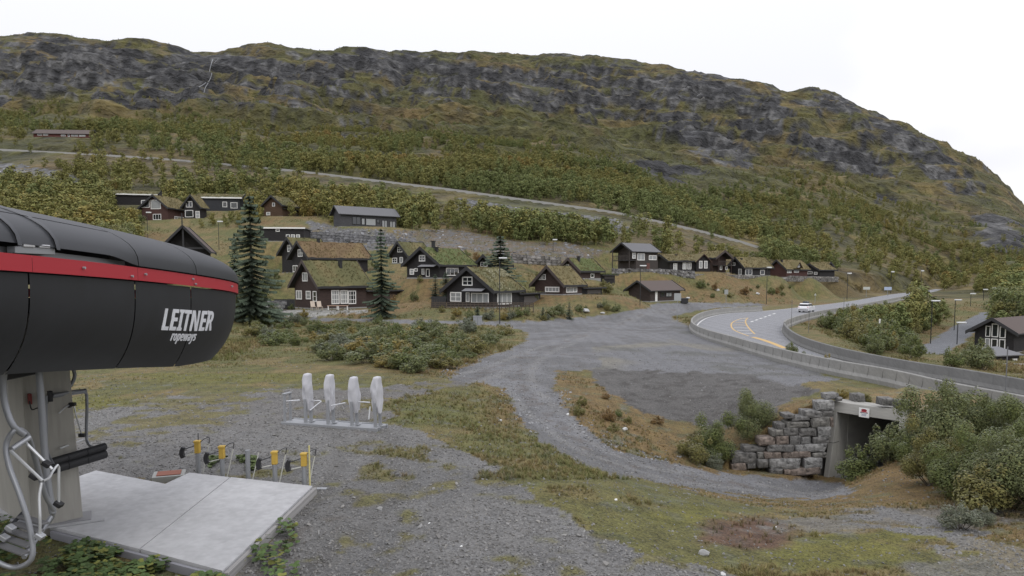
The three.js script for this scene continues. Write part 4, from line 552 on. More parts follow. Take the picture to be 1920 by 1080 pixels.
// ------------------------------------------------------------------ underpass portal, sign and stone wall
{
  const o = new THREE.Vector3(PT.a.x, PT.bot, PT.a.z), t = thing('underpass', 'concrete underpass portal under the road', 'underpass', o, Math.atan2(-PT.dir.z, PT.dir.x)), H = PT.top - PT.bot, w = PT.wid, bt2 = .62;
  // local x along the face, z toward the viewer; the face leans back
  const lean = (g) => { const p = g.attributes.position; for (let i = 0; i < p.count; i++) if (p.getZ(i) > -.6) p.setZ(i, p.getZ(i) + (1 - p.getY(i) / H) * bt2); g.computeVertexNormals(); return g; };
  const cm = std(.36, .35, .32, .9, { map: grain(concreteTile, .4) });
  const lo = .28 * 1.0; const leg = (x0, x1) => lean(norm(boxG(x0, x1, -.4, H - .46, -.9, 0, .02)));
  part('portal_leg', leg(0, .24), cm, t); part('portal_leg', leg(w - .24, w), cm, t); part('lintel', lean(norm(boxG(-.03, w + .03, H - .455, H, -.9, 0, .02))), cm, t);
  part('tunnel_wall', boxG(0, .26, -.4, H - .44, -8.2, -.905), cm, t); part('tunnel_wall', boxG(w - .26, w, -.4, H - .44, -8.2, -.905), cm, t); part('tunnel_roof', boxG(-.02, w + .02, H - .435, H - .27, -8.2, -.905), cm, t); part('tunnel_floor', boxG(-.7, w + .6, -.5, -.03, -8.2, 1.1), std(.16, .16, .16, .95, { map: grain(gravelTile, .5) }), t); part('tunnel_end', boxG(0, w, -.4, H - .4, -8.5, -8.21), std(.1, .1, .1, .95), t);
  part('construction_joint', lean(norm(boxG(-.004, .25, H * .455, H * .462, -.5, .004))), std(.09, .09, .09, .9), t);
  // warning sign on the lintel
  const s = thing('warning_sign', 'small white warning sign with red heading on the underpass lintel', 'sign', new THREE.Vector3(0, 0, 0), t.rotation.y); const c = new THREE.Vector3(w * .46, H - .3, .1).applyAxisAngle(new THREE.Vector3(0, 1, 0), t.rotation.y).add(o); s.position.copy(c);
  part('plate', boxG(-.22, .22, -.2, .2, -.012, .012, .004), std(.75, .75, .74, .5), s);
  const cv = document.createElement('canvas'); cv.width = 128; cv.height = 112; const x = cv.getContext('2d'); x.fillStyle = '#ecebe8'; x.fillRect(0, 0, 128, 112); x.fillStyle = '#8f2733'; x.beginPath(); x.ellipse(64, 26, 36, 16, 0, 0, 7); x.fill(); x.fillStyle = '#c22f3c'; x.fillRect(22, 40, 84, 8); x.fillStyle = '#33283a'; x.fillRect(16, 52, 96, 9); x.fillStyle = '#8d93a6'; x.fillRect(28, 70, 70, 6); x.fillRect(36, 80, 56, 6); x.fillRect(30, 90, 64, 5);
  const tex = new THREE.CanvasTexture(cv); tex.colorSpace = THREE.SRGBColorSpace; const pg = new THREE.PlaneGeometry(.43, .39); pg.translate(0, 0, .016); part('print', pg, new THREE.MeshStandardMaterial({ map: tex, roughness: .5 }), s);
}
{
  const t = thing('stone_wall', 'dry stone retaining wall of rough blocks beside the underpass', 'stone wall', new THREE.Vector3(0, 0, 0));
  // each stone by its outline box in an enlargement of the photograph (origin 1340, 720; 4.8 to 1)
  const S = [[900, 142, 1060, 232], [780, 232, 945, 295], [945, 235, 1050, 285], [675, 283, 830, 322], [845, 292, 1015, 378], [1015, 288, 1045, 375], [630, 330, 835, 382], [540, 346, 612, 402], [495, 402, 600, 460], [605, 384, 730, 458], [732, 388, 895, 462], [908, 374, 1030, 466], [375, 468, 528, 546], [535, 460, 645, 536], [660, 456, 755, 540], [758, 460, 845, 538], [862, 468, 1006, 530], [245, 552, 440, 602], [460, 536, 700, 600], [705, 532, 985, 600], [140, 606, 365, 708], [376, 606, 424, 662], [428, 602, 580, 662], [596, 596, 850, 658], [855, 606, 985, 652], [138, 700, 268, 772], [280, 706, 355, 750], [368, 666, 460, 742], [472, 660, 750, 752], [785, 648, 948, 748], [480, 750, 592, 805], [605, 756, 660, 800], [658, 744, 935, 812], [960, 72, 1120, 138], [1225, 75, 1345, 165], [1465, 112, 1612, 200], [1612, 130, 1770, 230], [1690, 205, 1760, 300], [1612, 280, 1712, 345], [1075, 112, 1125, 142], [610, 262, 700, 300]];
  const tones = [[.15, .147, .142], [.12, .116, .11], [.1, .096, .09], [.19, .187, .18], [.14, .113, .095], [.13, .124, .112]], mats = tones.map(c => std(...c.map(v => v * 1.25), .92, { map: grain(rockTile, .7), bumpMap: grain(rockTile, .7), bumpScale: .03 })), rr = rng(77);
  S.forEach(([x0, y0, x1, y1], i) => {
    const px = 1340 + (x0 + x1) / 9.6, py = 720 + (y0 + y1) / 9.6, top = i >= 33 && i < 39;
    const d = top ? (px < 1620 ? 32.2 : 30.6) + (i > 36 ? -.1 : .2) : 31.5 + (890 - py) / 140 * .75 + (px < 1420 ? .15 : 0), s = d / F, w = (x1 - x0) / 4.8 * s * .52, h = (y1 - y0) / 4.8 * s * .52, z = .32 + rr() * .12, c = W(px, py, d), pts = [];
    for (const a of [-1, 1]) for (const b of [-1, 1]) for (const e of [-1, 1]) { const k = () => .8 + rr() * .22; pts.push(new THREE.Vector3(a * w * k(), b * h * k(), e * z * (e > 0 ? .75 : 1))); pts.push(new THREE.Vector3(a * w * .6 * k(), b * h * .97, e * z * .55), new THREE.Vector3(a * w * .97, b * h * .55 * k(), e * z * .55), new THREE.Vector3(a * w * .6 * k(), b * h * .55 * k(), e * z * (e > 0 ? .78 + .1 * rr() : 1))); }
    if (top) for (const q of pts) q.multiplyScalar(.78); const g = new ConvexGeometry(pts); const p = g.attributes.position, uv = new Float32Array(p.count * 2); for (let k = 0; k < p.count; k++) { uv[k * 2] = p.getX(k) + i * .37; uv[k * 2 + 1] = p.getY(k) + p.getZ(k); } g.setAttribute('uv', new THREE.BufferAttribute(uv, 2));
    g.rotateZ((rr() - .5) * .14 + .03); g.translate(c.x, c.y, c.z); const tone = [22, 23, 32].includes(i) ? 4 : [0, 11, 29].includes(i) ? 3 : [20, 17].includes(i) ? 2 : Math.floor(rr() * 6); part('stone', g, mats[tone], t);
  });
  // packed earth and rubble behind the stones
  const out = [], P = [[1366, 886, 32.5], [1548, 896, 32.1], [1562, 740, 33.2], [1500, 770, 33.1], [1440, 815, 32.9], [1372, 852, 32.7]].map(q => { const p = W(...q); return [p.x, p.y, p.z]; }); for (let i = 1; i + 1 < P.length; i++) out.push(...P[0], ...P[i], ...P[i + 1]); part('rubble_backing', triG(out), std(.045, .042, .036, .95), t);
}

// ------------------------------------------------------------------ house builder
const glass = new THREE.MeshPhysicalMaterial({ color: col(.025, .028, .032), roughness: .08, metalness: 0, clearcoat: 1, clearcoatRoughness: .03, side: THREE.DoubleSide }), curtain = new THREE.MeshPhysicalMaterial({ color: col(.3, .31, .31), roughness: .25, clearcoat: .8, clearcoatRoughness: .05, side: THREE.DoubleSide });
const trim = std(.82, .81, .78, .7), darkTrim = std(.03, .03, .032, .7), metalRoof = std(.15, .15, .155, .75), brownTile = std(.11, .085, .075, .85), pipe = std(.02, .02, .02, .6), deckWood = std(.09, .07, .055, .85, { map: grain(woodTile, 1) }), found = std(.3, .3, .29, .9);
const wallMats = new Map(); const wallMat = c => { const k = c.join(); if (!wallMats.has(k)) wallMats.set(k, std(c[0], c[1], c[2], .85, { map: grain(woodTile, .6), bumpMap: grain(woodTile, .6), bumpScale: .02 })); return wallMats.get(k); };
const sodMat = new THREE.MeshStandardMaterial({ vertexColors: true, roughness: .95, side: THREE.DoubleSide });
function tuftInto(out, cs, x, y, z, h, sp, n, c, rr) { for (let k = 0; k < n; k++) { const a = rr() * 6.28, b = a + 1.57, w = .02 + .03 * rr() * h * 3, lx = Math.cos(a) * sp * rr(), lz = Math.sin(a) * sp * rr(), q = h * (.5 + .7 * rr()), v = .7 + .6 * rr(), ox = (rr() - .5) * sp, oz = (rr() - .5) * sp; out.push(x + ox - Math.cos(b) * w, y, z + oz - Math.sin(b) * w, x + ox + Math.cos(b) * w, y, z + oz + Math.sin(b) * w, x + ox + lx, y + q, z + oz + lz); for (let i = 0; i < 3; i++) cs.push(c[0] * v, c[1] * v, c[2] * v); } }
function house(h, hi) {
  const t = thing('cabin', h.label, 'house', h.c, (h.flip ? h.psi * Math.PI / 180 : Math.PI / 2 - h.psi * Math.PI / 180) + h.turn), s = h.s, Wd = h.Wd, L = h.L, eave = h.eave * s, ridge = h.ridge * s, rr = rng(900 + hi * 13);
  const pt = (g, l, y) => h.flip ? [g, y, -l] : [l, y, -g];
  const gb = (g0, g1, l0, l1, y0, y1, bev = 0) => { const a = pt(g0, l0, y0), b = pt(g1, l1, y1); return boxG(Math.min(a[0], b[0]), Math.max(a[0], b[0]), y0, y1, Math.min(a[2], b[2]), Math.max(a[2], b[2]), bev); };
  const gOf = px => (h.flip ? px - h.cx : h.cx - px) / h.gw * Wd, lOf = px => (h.flip ? h.cx - px : px - h.cx) / h.sw * L;
  const wm = wallMat(h.wall);
  // walls
  const out = [], gab = l => [[0, l, 0], [Wd, l, 0], [Wd, l, eave], [Wd / 2, l, ridge - .15], [0, l, eave]].map(p => pt(...p)), A = gab(h.balcony ? 1.4 : h.openGable ? .9 : 0), B = gab(L);
  const body = (A, B, out) => { for (const P of [A, B]) for (let i = 1; i + 1 < P.length; i++) out.push(...P[0], ...P[i], ...P[i + 1]); for (let i = 0; i < A.length; i++) { const j = (i + 1) % A.length; quad(out, A[i], A[j], B[j], B[i]); } };
  body(A, B, out); part('wall', triG(out), wm, t); part('foundation', gb(-.04, Wd + .04, -.04, L + .04, -1.2, .12), found, t);
  // roof
  const eo = h.flat ? .2 : .55, go = h.balcony || h.openGable ? .5 : .75, th = h.sod ? .32 : .14, slope = (ridge - eave) / (Wd / 2);
  if (h.flat) { part('roof', gb(-.3, Wd + .3, -.3, L + .3, eave, eave + .18), std(.12, .12, .11, .9), t); part('roof_edge', gb(-.34, -.305, -.34, L + .34, eave - .05, eave + .24), trim, t); }
  else for (const side of [0, 1]) {
    const sg = q => side ? Wd - q : q, o2 = [], c2 = [], nl = h.sod ? 14 : 1, ng = h.sod ? 7 : 1, y = q => eave + q * slope, top = (q, l) => { const n = h.sod ? (fbm(q * 1.3 + hi * 7 + side * 3, l * 1.3, 3) - .5) * .3 : 0; return pt(sg(q), l, y(q) + th + n); }, bot = (q, l) => pt(sg(q), l, y(q) - .02), q0 = -eo, q1 = Wd / 2, l0 = -go, l1 = L + go;
    const bc = h.sod ?? [0, 0, 0], cc = () => { const v = .7 + .55 * rr(); return [bc[0] * v, bc[1] * v, bc[2] * v]; };
    for (let i = 0; i < ng; i++) for (let j = 0; j < nl; j++) { const a = lerp(q0, q1, i / ng), b = lerp(q0, q1, (i + 1) / ng), c = lerp(l0, l1, j / nl), d = lerp(l0, l1, (j + 1) / nl); quad(o2, top(a, c), top(b, c), top(b, d), top(a, d)); for (const [e, w] of [[a, c], [b, c], [b, d], [a, c], [b, d], [a, d]]) { const n = fbm(e * .7 + hi * 5, w * .7 + side * 9, 3), v = .75 + .5 * n; c2.push(...mix3(bc, [.17, .13, .06], sm(.5, .72, n) * .6).map(q => q * v)); } }
    const rim = []; quad(rim, bot(q0, l0), bot(q1, l0), bot(q1, l1), bot(q0, l1));
    for (let j = 0; j < nl; j++) { const c = lerp(l0, l1, j / nl), d = lerp(l0, l1, (j + 1) / nl); quad(rim, bot(q0, c), bot(q0, d), top(q0, d), top(q0, c)); }
    for (const l of [l0, l1]) for (let i = 0; i < ng; i++) { const a = lerp(q0, q1, i / ng), b = lerp(q0, q1, (i + 1) / ng); quad(rim, bot(a, l), bot(b, l), top(b, l), top(a, l)); }
    const rm = h.sod ? sodMat : h.metal ? metalRoof : brownTile;
    const slab = part('roof', h.sod ? triG(o2, c2) : triG(o2), rm, t); part('roof_board', triG(rim), h.paleEave && !side ? trim : darkTrim, slab);
    if (h.metal || h.tile) { const ribs = [], n = Math.round((l1 - l0) / (h.metal ? .6 : .9)); for (let k = 1; k < n; k++) { const l = lerp(l0, l1, k / n), p = []; quad(p, pt(sg(q0), l - .03, y(q0) + th + .04), pt(sg(q1), l - .03, y(q1) + th + .04), pt(sg(q1), l + .03, y(q1) + th + .04), pt(sg(q0), l + .03, y(q0) + th + .04)); ribs.push(triG(p)); } part('roof_seam', ribs, rm, slab); }
    if (h.sod && (side === 0 || h.psi < 60)) {
      const o3 = [], c3 = [], area = (q1 - q0) * (l1 - l0), n = Math.round(area * 9); for (let k = 0; k < n; k++) { const q = lerp(q0, q1, rr()), l = lerp(l0, l1, rr()), p = top(q, l), m = fbm(q * .8 + hi, l * .8, 2); tuftInto(o3, c3, p[0], p[1] - .03, p[2], .18 + .3 * m * rr(), .22, 5, mix3(bc, [.19, .15, .07], sm(.45, .65, m)), rr); }
      const gm = part('roof_grass', triG(o3, c3), sodMat, slab); gm.userData.kind = 'stuff';
      if (h.flowers && side === 0) { const o4 = [], c4 = []; for (let k = 0; k < 900; k++) { const q = lerp(q0, q1 * .8, rr()), l = lerp(L * .1, l1, Math.pow(rr(), .6)); if (fbm(q * .9 + 3, l * .9, 3) < .47) continue; const p = top(q, l); tuftInto(o4, c4, p[0], p[1] + .2, p[2], .22, .25, 5, [.42, .4, .27], rr); } part('roof_flowers', triG(o4, c4), sodMat, slab, 'cream white flowers on the roof').userData.kind = 'stuff'; }
    }
    // barge boards on the gables
    for (const l of [-go - .05, L + go + .05]) { const o5 = []; const a = pt(sg(q0 - .1), l, y(q0 - .1) - .12), b = pt(sg(q1), l, y(q1) - .12), c = pt(sg(q1), l, y(q1) + th + .12), d = pt(sg(q0 - .1), l, y(q0 - .1) + th + .12), k = l < 0 ? .05 : -.05, f = p => h.flip ? [p[0], p[1], p[2] - k] : [p[0] + k, p[1], p[2]]; quad(o5, a, b, c, d); quad(o5, f(a), f(b), f(c), f(d)); quad(o5, c, d, f(d), f(c)); quad(o5, a, b, f(b), f(a)); quad(o5, a, d, f(d), f(a)); part('barge_board', triG(o5), h.wall === BROWN ? std(.07, .055, .05, .8) : darkTrim, t); }
  }
  // windows: white frame and bars, pane behind
  const makeWin = (wall, a0, a1, y0, y1, cols, rows, frameMat, paneMat) => {
    const f = Math.min(.12, (a1 - a0) * .13) + .01, gs = [], B = (a, b, c, d, e0, e1) => wall === 'g' ? gb(a, b, e0, e1, c, d) : gb(e0, e1, a, b, c, d), e = [-.09, -.02];
    gs.push(B(a0, a0 + f, y0, y1, ...e), B(a1 - f, a1, y0, y1, ...e), B(a0 + f, a1 - f, y0, y0 + f, ...e), B(a0 + f, a1 - f, y1 - f, y1, ...e));
    for (let k = 1; k < cols; k++) { const m = lerp(a0, a1, k / cols), wv = cols > 2 || rows > 1 ? .035 : .06; gs.push(B(m - wv, m + wv, y0 + f, y1 - f, -.075, -.025)); }
    for (let k = 1; k < rows; k++) { const m = lerp(y0, y1, k / rows); gs.push(B(a0 + f, a1 - f, m - .03, m + .03, -.07, -.028)); }
    const w = part('window', gs, frameMat, t); part('pane', B(a0 + f * .5, a1 - f * .5, y0 + f * .5, y1 - f * .5, -.045, -.005), paneMat, w); return w;
  };
  for (const [x0, x1, y0, y1, c, r, wl] of h.win) { const q = wl === 'g' ? [gOf(x0), gOf(x1)] : [lOf(x0), lOf(x1)]; makeWin(wl, Math.min(...q), Math.max(...q), Math.max(.1, (h.by - y1) * s), (h.by - y0) * s, c, r, h.darkWin ? darkTrim : trim, rr() < (h.darkWin ? .7 : .45) ? curtain : glass); }
  if (h.door) { const [x0, x1, y0, y1] = h.door, q = [lOf(x0), lOf(x1)]; part('door', gb(-.06, -.01, Math.min(...q), Math.max(...q), .05, (h.by - y0) * s), h.d < 140 ? trim : std(.12, .05, .04, .6), t); }
  for (const [x, y0, y1, wh] of h.chim ?? []) { const yy = (h.by - y0) * s, l = wh === 'r' ? L * .3 : clamp(lOf(x), .5, L - .5), g = wh === 'r' ? Wd / 2 : Wd * .36; const c = pt(g, l, 0); part('chimney', [boxG(c[0] - .22, c[0] + .22, eave + .3, yy, c[2] - .22, c[2] + .22), boxG(c[0] - .3, c[0] + .3, yy - .12, yy, c[2] - .3, c[2] + .3)], pipe, t); }
  if (h.awning) { const [x0, x1, y0, y1] = h.awning, q = [gOf(x0), gOf(x1)], o6 = []; quad(o6, pt(q[0], -.05, (h.by - y0) * s), pt(q[1], -.05, (h.by - y0) * s), pt(q[1], -1.1, (h.by - y1) * s), pt(q[0], -1.1, (h.by - y1) * s)); part('awning', triG(o6), std(.25, .25, .26, .8), t); }
  for (const [x0, x1, yt, yb, kind] of h.wings ?? []) { const a = lOf(x0), b = lOf(x1), yy = (h.by - yt) * s, m = kind === 'brown' ? wm : wallMat(DARK); part('wing_wall', gb(.3, Math.max(3, Wd - 1.5), a + .01, b, -1, yy), kind === 'brown' ? wm : m, t); const rf = part('wing_roof', gb(-.35, Math.max(3, Wd - 1.2), a, b + .5, yy + .01, yy + .2), darkTrim, t); const o7 = [], c7 = []; for (let k = 0; k < 260; k++) { const p = pt(lerp(-.3, Math.max(3, Wd - 1.3), rr()), lerp(a, b + .45, rr()), yy + .2); tuftInto(o7, c7, p[0], p[1], p[2], .25, .25, 5, h.sod ?? OLIVE, rr); } part('roof_grass', triG(o7, c7), sodMat, rf).userData.kind = 'stuff'; part('wing_door', gb(.22, .29, lerp(a, b, .3), lerp(a, b, .92), .0, yy * .82), kind === 'brown' ? std(.075, .055, .05, .8) : std(.1, .09, .085, .8), t); }
  if (h.cross) { const [x0, x1, ya, ye] = h.cross, a = lOf(x0), b = lOf(x1), y1 = (h.by - ya) * s, y0 = (h.by - ye) * s, m = (a + b) / 2, big = b - a > 4; const o8 = [], P = g => [[a + .4, big ? 0 : y0, g], [b - .4, big ? 0 : y0, g], [b - .4, y0, g], [m, y1 - .2, g], [a + .4, y0, g]].map(([l, y, q]) => pt(q, l, y)); body(P(-.8), P(Wd * .4), o8); part('cross_gable', triG(o8), wm, t); for (const k of [a, b]) { const o9 = []; quad(o9, pt(-1.3, k, y0 - .15), pt(-1.3, m, y1), pt(Wd * .5, m, y1), pt(Wd * .5, k, y0 - .15)); quad(o9, pt(-1.3, k, y0 - .4), pt(-1.3, m, y1 - .25), pt(-1.3, m, y1), pt(-1.3, k, y0 - .15)); part('cross_roof', triG(o9, new Array(o9.length / 3).fill(0).flatMap((_, i) => i < 6 ? (h.sod ?? OCHRE) : [.06, .035, .03])), sodMat, t); }
    const wn = big ? [[.25, .45], [.55, .75]] : [[.3, .7]]; for (const [f0, f1] of wn) { const gs = gb(-.88, -.82, lerp(a, b, f0), lerp(a, b, f1), big ? .7 : y0 + .1, big ? 2.4 : y0 + .1 + (y1 - y0) * .5); const w = part('window', gs, trim, t); part('pane', gb(-.9, -.885, lerp(a, b, f0 + .03), lerp(a, b, f1 - .03), big ? .85 : y0 + .2, big ? 2.25 : y0 + (y1 - y0) * .5), curtain, w); } }
  if (h.balcony) { const yb = eave * .5; part('balcony_floor', gb(.1, Wd - .1, -.6, 1.39, yb - .12, yb), darkTrim, t); const gs = [gb(.1, Wd - .1, -.62, -.56, yb + .9, yb + 1)]; for (let k = 0; k <= 12; k++) gs.push(gb(lerp(.12, Wd - .18, k / 12), lerp(.12, Wd - .18, k / 12) + .06, -.61, -.57, yb, yb + .9)); part('balcony_railing', gs, std(.06, .05, .045, .8), t); for (const g of [.1, Wd - .25]) part('balcony_post', gb(g, g + .15, -.6, -.45, 0, eave), wm, t); }
  if (h.openGable) { part('gable_truss', [gb(0, Wd, -.3, -.15, eave - .1, eave + .1), gb(Wd / 2 - .1, Wd / 2 + .1, -.3, -.15, eave, ridge)], darkTrim, t); }
  if (h.finial) part('finial', gb(Wd / 2 - .06, Wd / 2 + .06, -.7, -.58, ridge, ridge + 1.6), pipe, t);
  return t;
}
HOUSES.forEach(house);
console.log('houses built');
// ------------------------------------------------------------------ terrace fence, benches, cabinet, deck things
{
  const a = W(809, 579, 99), b = W(1000, 580, 98), t = thing('wooden_fence', 'dark wooden terrace fence along the front of the flowering-roof cabin', 'fence', a), n = 26, v = b.clone().sub(a);
  for (let i = 0; i <= n; i++) { const x = v.x * i / n, z = v.z * i / n, y = v.y * i / n; part('post', boxG(x - .05, x + .05, y - .4, y + .85, z - .05, z + .05), deckWood, t); }
  for (let k = 0; k < 3; k++) { const g = boxG(0, v.length(), .25 + k * .25, .37 + k * .25, .055, .085); g.rotateY(-Math.atan2(v.z, v.x)); part('rail', g, deckWood, t); }
  const q = W(809, 579, 100), g = []; const u = thing('wooden_screen', 'dark board screen at the end of the terrace fence', 'fence', q); for (let i = 0; i < 9; i++) part('board', boxG(i * .22, i * .22 + .2, -.3, 1.65, -.03, .03), darkTrim, u);
  const q2 = W(515, 579, 105), u2 = thing('wooden_screen', 'dark board screen at the left end of the brown cabin terrace', 'fence', q2); for (let i = 0; i < 12; i++) part('board', boxG(i * .24, i * .24 + .22, -.3, 1.35, -.03, .03), darkTrim, u2);
}
{
  const bench = (x, y, label) => { const t = thing('bench', label, 'bench', W(x, y, 102.5), .1); part('seat', boxG(-.75, .75, .42, .5, -.2, .2, .02), std(.42, .28, .2, .7), t); for (const k of [-.6, .6]) part('leg', boxG(k - .05, k + .05, -.1, .42, -.18, .18), trim, t); };
  bench(624, 579.5, 'pale low bench under the brown cabin windows, nearer the deck chairs'); bench(643, 579.5, 'pale low bench under the brown cabin windows, nearer the spruce');
  const chair = (x, label) => { const t = thing('deck_chair', label, 'chair', W(x, 580, 102), .5); const m = std(.5, .42, .34, .7); const s1 = boxG(-.3, .3, .3, .36, -.35, .35, .01); s1.rotateX(-.15); part('seat', s1, m, t); const b1 = boxG(-.3, .3, 0, .85, -.03, .03, .01); b1.rotateX(-.45); b1.translate(0, .33, -.3); part('backrest', b1, m, t); for (const k of [-.28, .28]) { part('leg', boxG(k - .03, k + .03, -.1, .34, -.4, -.34), m, t); part('leg', boxG(k - .03, k + .03, -.1, .34, .3, .36), m, t); } };
  chair(588, 'pale wooden deck chair under the porch post of the brown cabin'); chair(600, 'pale wooden deck chair beside the porch post, toward the benches');
  const c = W(895.5, 607.5, 86), t = thing('utility_cabinet', 'grey metal utility cabinet on the verge below the terrace fence', 'cabinet', new THREE.Vector3(c.x, gridH(c.x, c.z), c.z)); part('body', boxG(-.5, .5, -.3, .95, -.25, .25, .02), std(.27, .28, .3, .6), t); part('roof_cap', boxG(-.55, .55, .95, 1.0, -.3, .3, .01), std(.3, .31, .33, .6), t); part('door_seam', boxG(-.01, .01, 0, .9, .25, .256), darkTrim, t);
  const bn = G(1283, 569, 100, 160), w = thing('waste_bin', 'black waste container at the end of the service shed', 'bin', bn); part('tub', boxG(-.6, .6, .05, .85, -.5, .5, .05), blackRubber, w); part('lid', boxG(-.63, .63, .85, .98, -.53, .53, .04), darkSteel, w);
}
// ------------------------------------------------------------------ dry stone terrace walls on the slope
function stoneWall(pts, hgt, size, label, tone, seed) {
  const t = thing('terrace_wall', label, 'stone wall', pts[0]), rr = rng(seed), o = pts[0], mats = [.8, 1, 1.25].map(k => std(tone[0] * k, tone[1] * k, tone[2] * k, .95, { map: grain(rockTile, .25) }));
  const geo = []; for (let v = 0; v < 5; v++) { const P = []; for (let k = 0; k < 16; k++) P.push(new THREE.Vector3((rr() < .5 ? -1 : 1) * (.4 + .12 * rr()), (rr() < .5 ? -1 : 1) * (.38 + .12 * rr()), (rr() - .5) * .9)); geo.push(new ConvexGeometry(P)); } for (const g of geo) { const n = g.attributes.position.count, u = new Float32Array(n * 2); for (let k = 0; k < n; k++) { u[k * 2] = g.attributes.position.getX(k); u[k * 2 + 1] = g.attributes.position.getY(k); } g.setAttribute('uv', new THREE.BufferAttribute(u, 2)); }
  let n = 0; for (let i = 0; i + 1 < pts.length; i++) { const a = pts[i], b = pts[i + 1], len = Math.hypot(b.x - a.x, b.z - a.z); let row = 0; for (let y = 0; y < hgt && n < 290; row++) { const rh = size * (.5 + .35 * rr()); for (let x = -size * rr(); x < len && n < 290;) { const w = size * (.7 + 1.1 * rr()), f = clamp((x + w / 2) / len), m = finish(new THREE.Mesh(geo[Math.floor(rr() * 5)], mats[Math.floor(rr() * 3)])); m.name = 'stone'; m.position.set(lerp(a.x, b.x, f) - o.x, lerp(a.y, b.y, f) - o.y + y + rh / 2 - .25, lerp(a.z, b.z, f) - o.z - y * .25); m.scale.set(w * 1.08, rh * 1.2, size * .8); m.rotation.set((rr() - .5) * .3, -Math.atan2(b.z - a.z, b.x - a.x) + (rr() - .5) * .5, (rr() - .5) * .22); m.position.z += (rr() - .5) * size * .35; t.add(m); n++; x += w; } y += rh; } }
}
const gw = (x, y, d) => { const p = W(x, y, d); p.y = gridH(p.x, p.z); return p; };
stoneWall([W(575, 452, 157), W(640, 455, 158), W(720, 462, 158), W(790, 470, 158)], 1.9, .75, 'long stacked grey stone terrace wall below the modern grey house', [.15, .15, .155], 1);
stoneWall([W(1150, 516, 156), W(1240, 517, 157), W(1300, 521, 162)], 1.3, .75, 'rough stone terrace wall under the two-storey house', [.16, .155, .15], 2);
stoneWall([W(1300, 521, 163), W(1400, 522, 176), W(1480, 526, 190), W(1570, 527, 212)], .9, .8, 'low stone terrace wall under the row of ochre roofed cabins', [.19, .18, .165], 3);
stoneWall([W(485, 592, 103), W(530, 592, 103)], 2, .6, 'pale rubble wall end beside the brown cabin terrace', [.2, .2, .2], 4);
stoneWall([W(960, 490, 140), W(1050, 497, 141)], 1.1, .7, 'short rubble wall uphill of the flowering-roof cabin', [.16, .15, .14], 5);
// ------------------------------------------------------------------ slatted fence and sheds by the glazed house
{
  const a = W(1857, 712, 66), t = thing('slatted_fence', 'pale horizontal slat fence below the glazed house', 'fence', a); const sl = std(.42, .42, .4, .8); for (let k = 0; k < 7; k++) part('slat', boxG(0, 5.2, k * .22, k * .22 + .15, -.02, .02, .005), sl, t); for (let k = 0; k < 4; k++) part('post', boxG(.1 + k * 1.6, .2 + k * 1.6, -.8, 1.6, -.08, -.025), darkTrim, t);
  const b = W(1866, 690, 70), u = thing('garden_shed', 'small black shed with pitched roof between glazed house and slat fence', 'shed', b, .3); part('wall', boxG(-.9, 2.2, -.6, 1.2, -1.5, .6), wallMat(DARK), u); const rf = boxG(-1.2, 2.5, 0, .1, -2, .9); rf.rotateX(.18); rf.translate(0, 1.35, 0); part('roof', rf, metalRoof, u); part('window', boxG(1.3, 1.9, .3, .9, .6, .65), trim, u);
}

// ------------------------------------------------------------------ lamps, signs, poles, car
const poleBlack = std(.03, .032, .034, .5, { metalness: .3 }), lampHead = std(.72, .73, .73, .4), poleGrey = std(.3, .31, .32, .5, { metalness: .3 });
function lamp(px, pb, ph, label, opt = {}) {
  const p = opt.d ? W(px, pb, opt.d) : G(px, pb, 40, opt.dmax ?? 400); if (opt.d) p.y = gridH(p.x, p.z); const s = -p.z / F, H = Math.max(2.5, CAMY + ray(px, ph)[1] * -p.z - p.y), t = thing('street_lamp', label, 'street lamp', p, 0, 'street lamps'), r = Math.max(.05, .45 * s), k = opt.k ?? 1;
  part('pole', barG([0, -.4, 0], [0, H, 0], r * 1.2, 8, r), opt.grey ? poleGrey : poleBlack, t);
  part('arm', barG([0, H, 0], [.35 * k, H + .12, .1], r * .7, 6), poleBlack, t);
  part('lamp_head', boxG(-.1 * k, .9 * k, H + .06, H + .06 + Math.max(.2, 2.6 * s) * .8, -.2, .3, .05), lampHead, t); part('lamp_glass', boxG(0, .8 * k, H + .03, H + .055, -.13, .22), std(.5, .52, .5, .2), t);
}
lamp(937, 607, 486, 'black street lamp in front of the flowering-roof cabin'); lamp(1200, 572, 500, 'black street lamp at the junction before the service shed', { dmax: 140 }); lamp(1437, 570, 503, 'tall black street lamp on the ochre bank above the road bend'); lamp(1588, 562, 514, 'black street lamp beside the far arm of the road');
lamp(1037, 484, 456, 'black street lamp on the rubble slope behind the garage wing', { d: 168 }); lamp(277, 440, 400, 'street lamp among yellow shrubs below the red-brown house', { d: 165 }); lamp(411, 475, 417, 'street lamp between the red-brown house and the tall spruce', { d: 150 });
lamp(1745, 637, 566, 'black street lamp where the side road bends into the bushes', { d: 95 }); lamp(1789, 616, 564, 'black street lamp on the bend of the side road', { d: 118 }); lamp(1794, 650, 608, 'short black street lamp on the verge nearest the glazed house', { d: 90 });
for (const [x, b, h, d, l] of [[1819, 586, 559, 160, 'street lamp among the trees up the side road, first past the bend'], [1843, 580, 552, 185, 'street lamp among the trees up the side road, second past the bend'], [1861, 572, 547, 205, 'street lamp among the trees up the side road, third past the bend'], [1880, 570, 549, 215, 'street lamp among the trees up the side road, last in the row'], [1671, 528, 511, 260, 'street lamp in the wood beyond the terrace cabins'], [1727, 525, 509, 280, 'street lamp in the wood beside the distant road']]) lamp(x, b, h, l, { d });
const poleSnow = std(.14, .14, .14, .6);
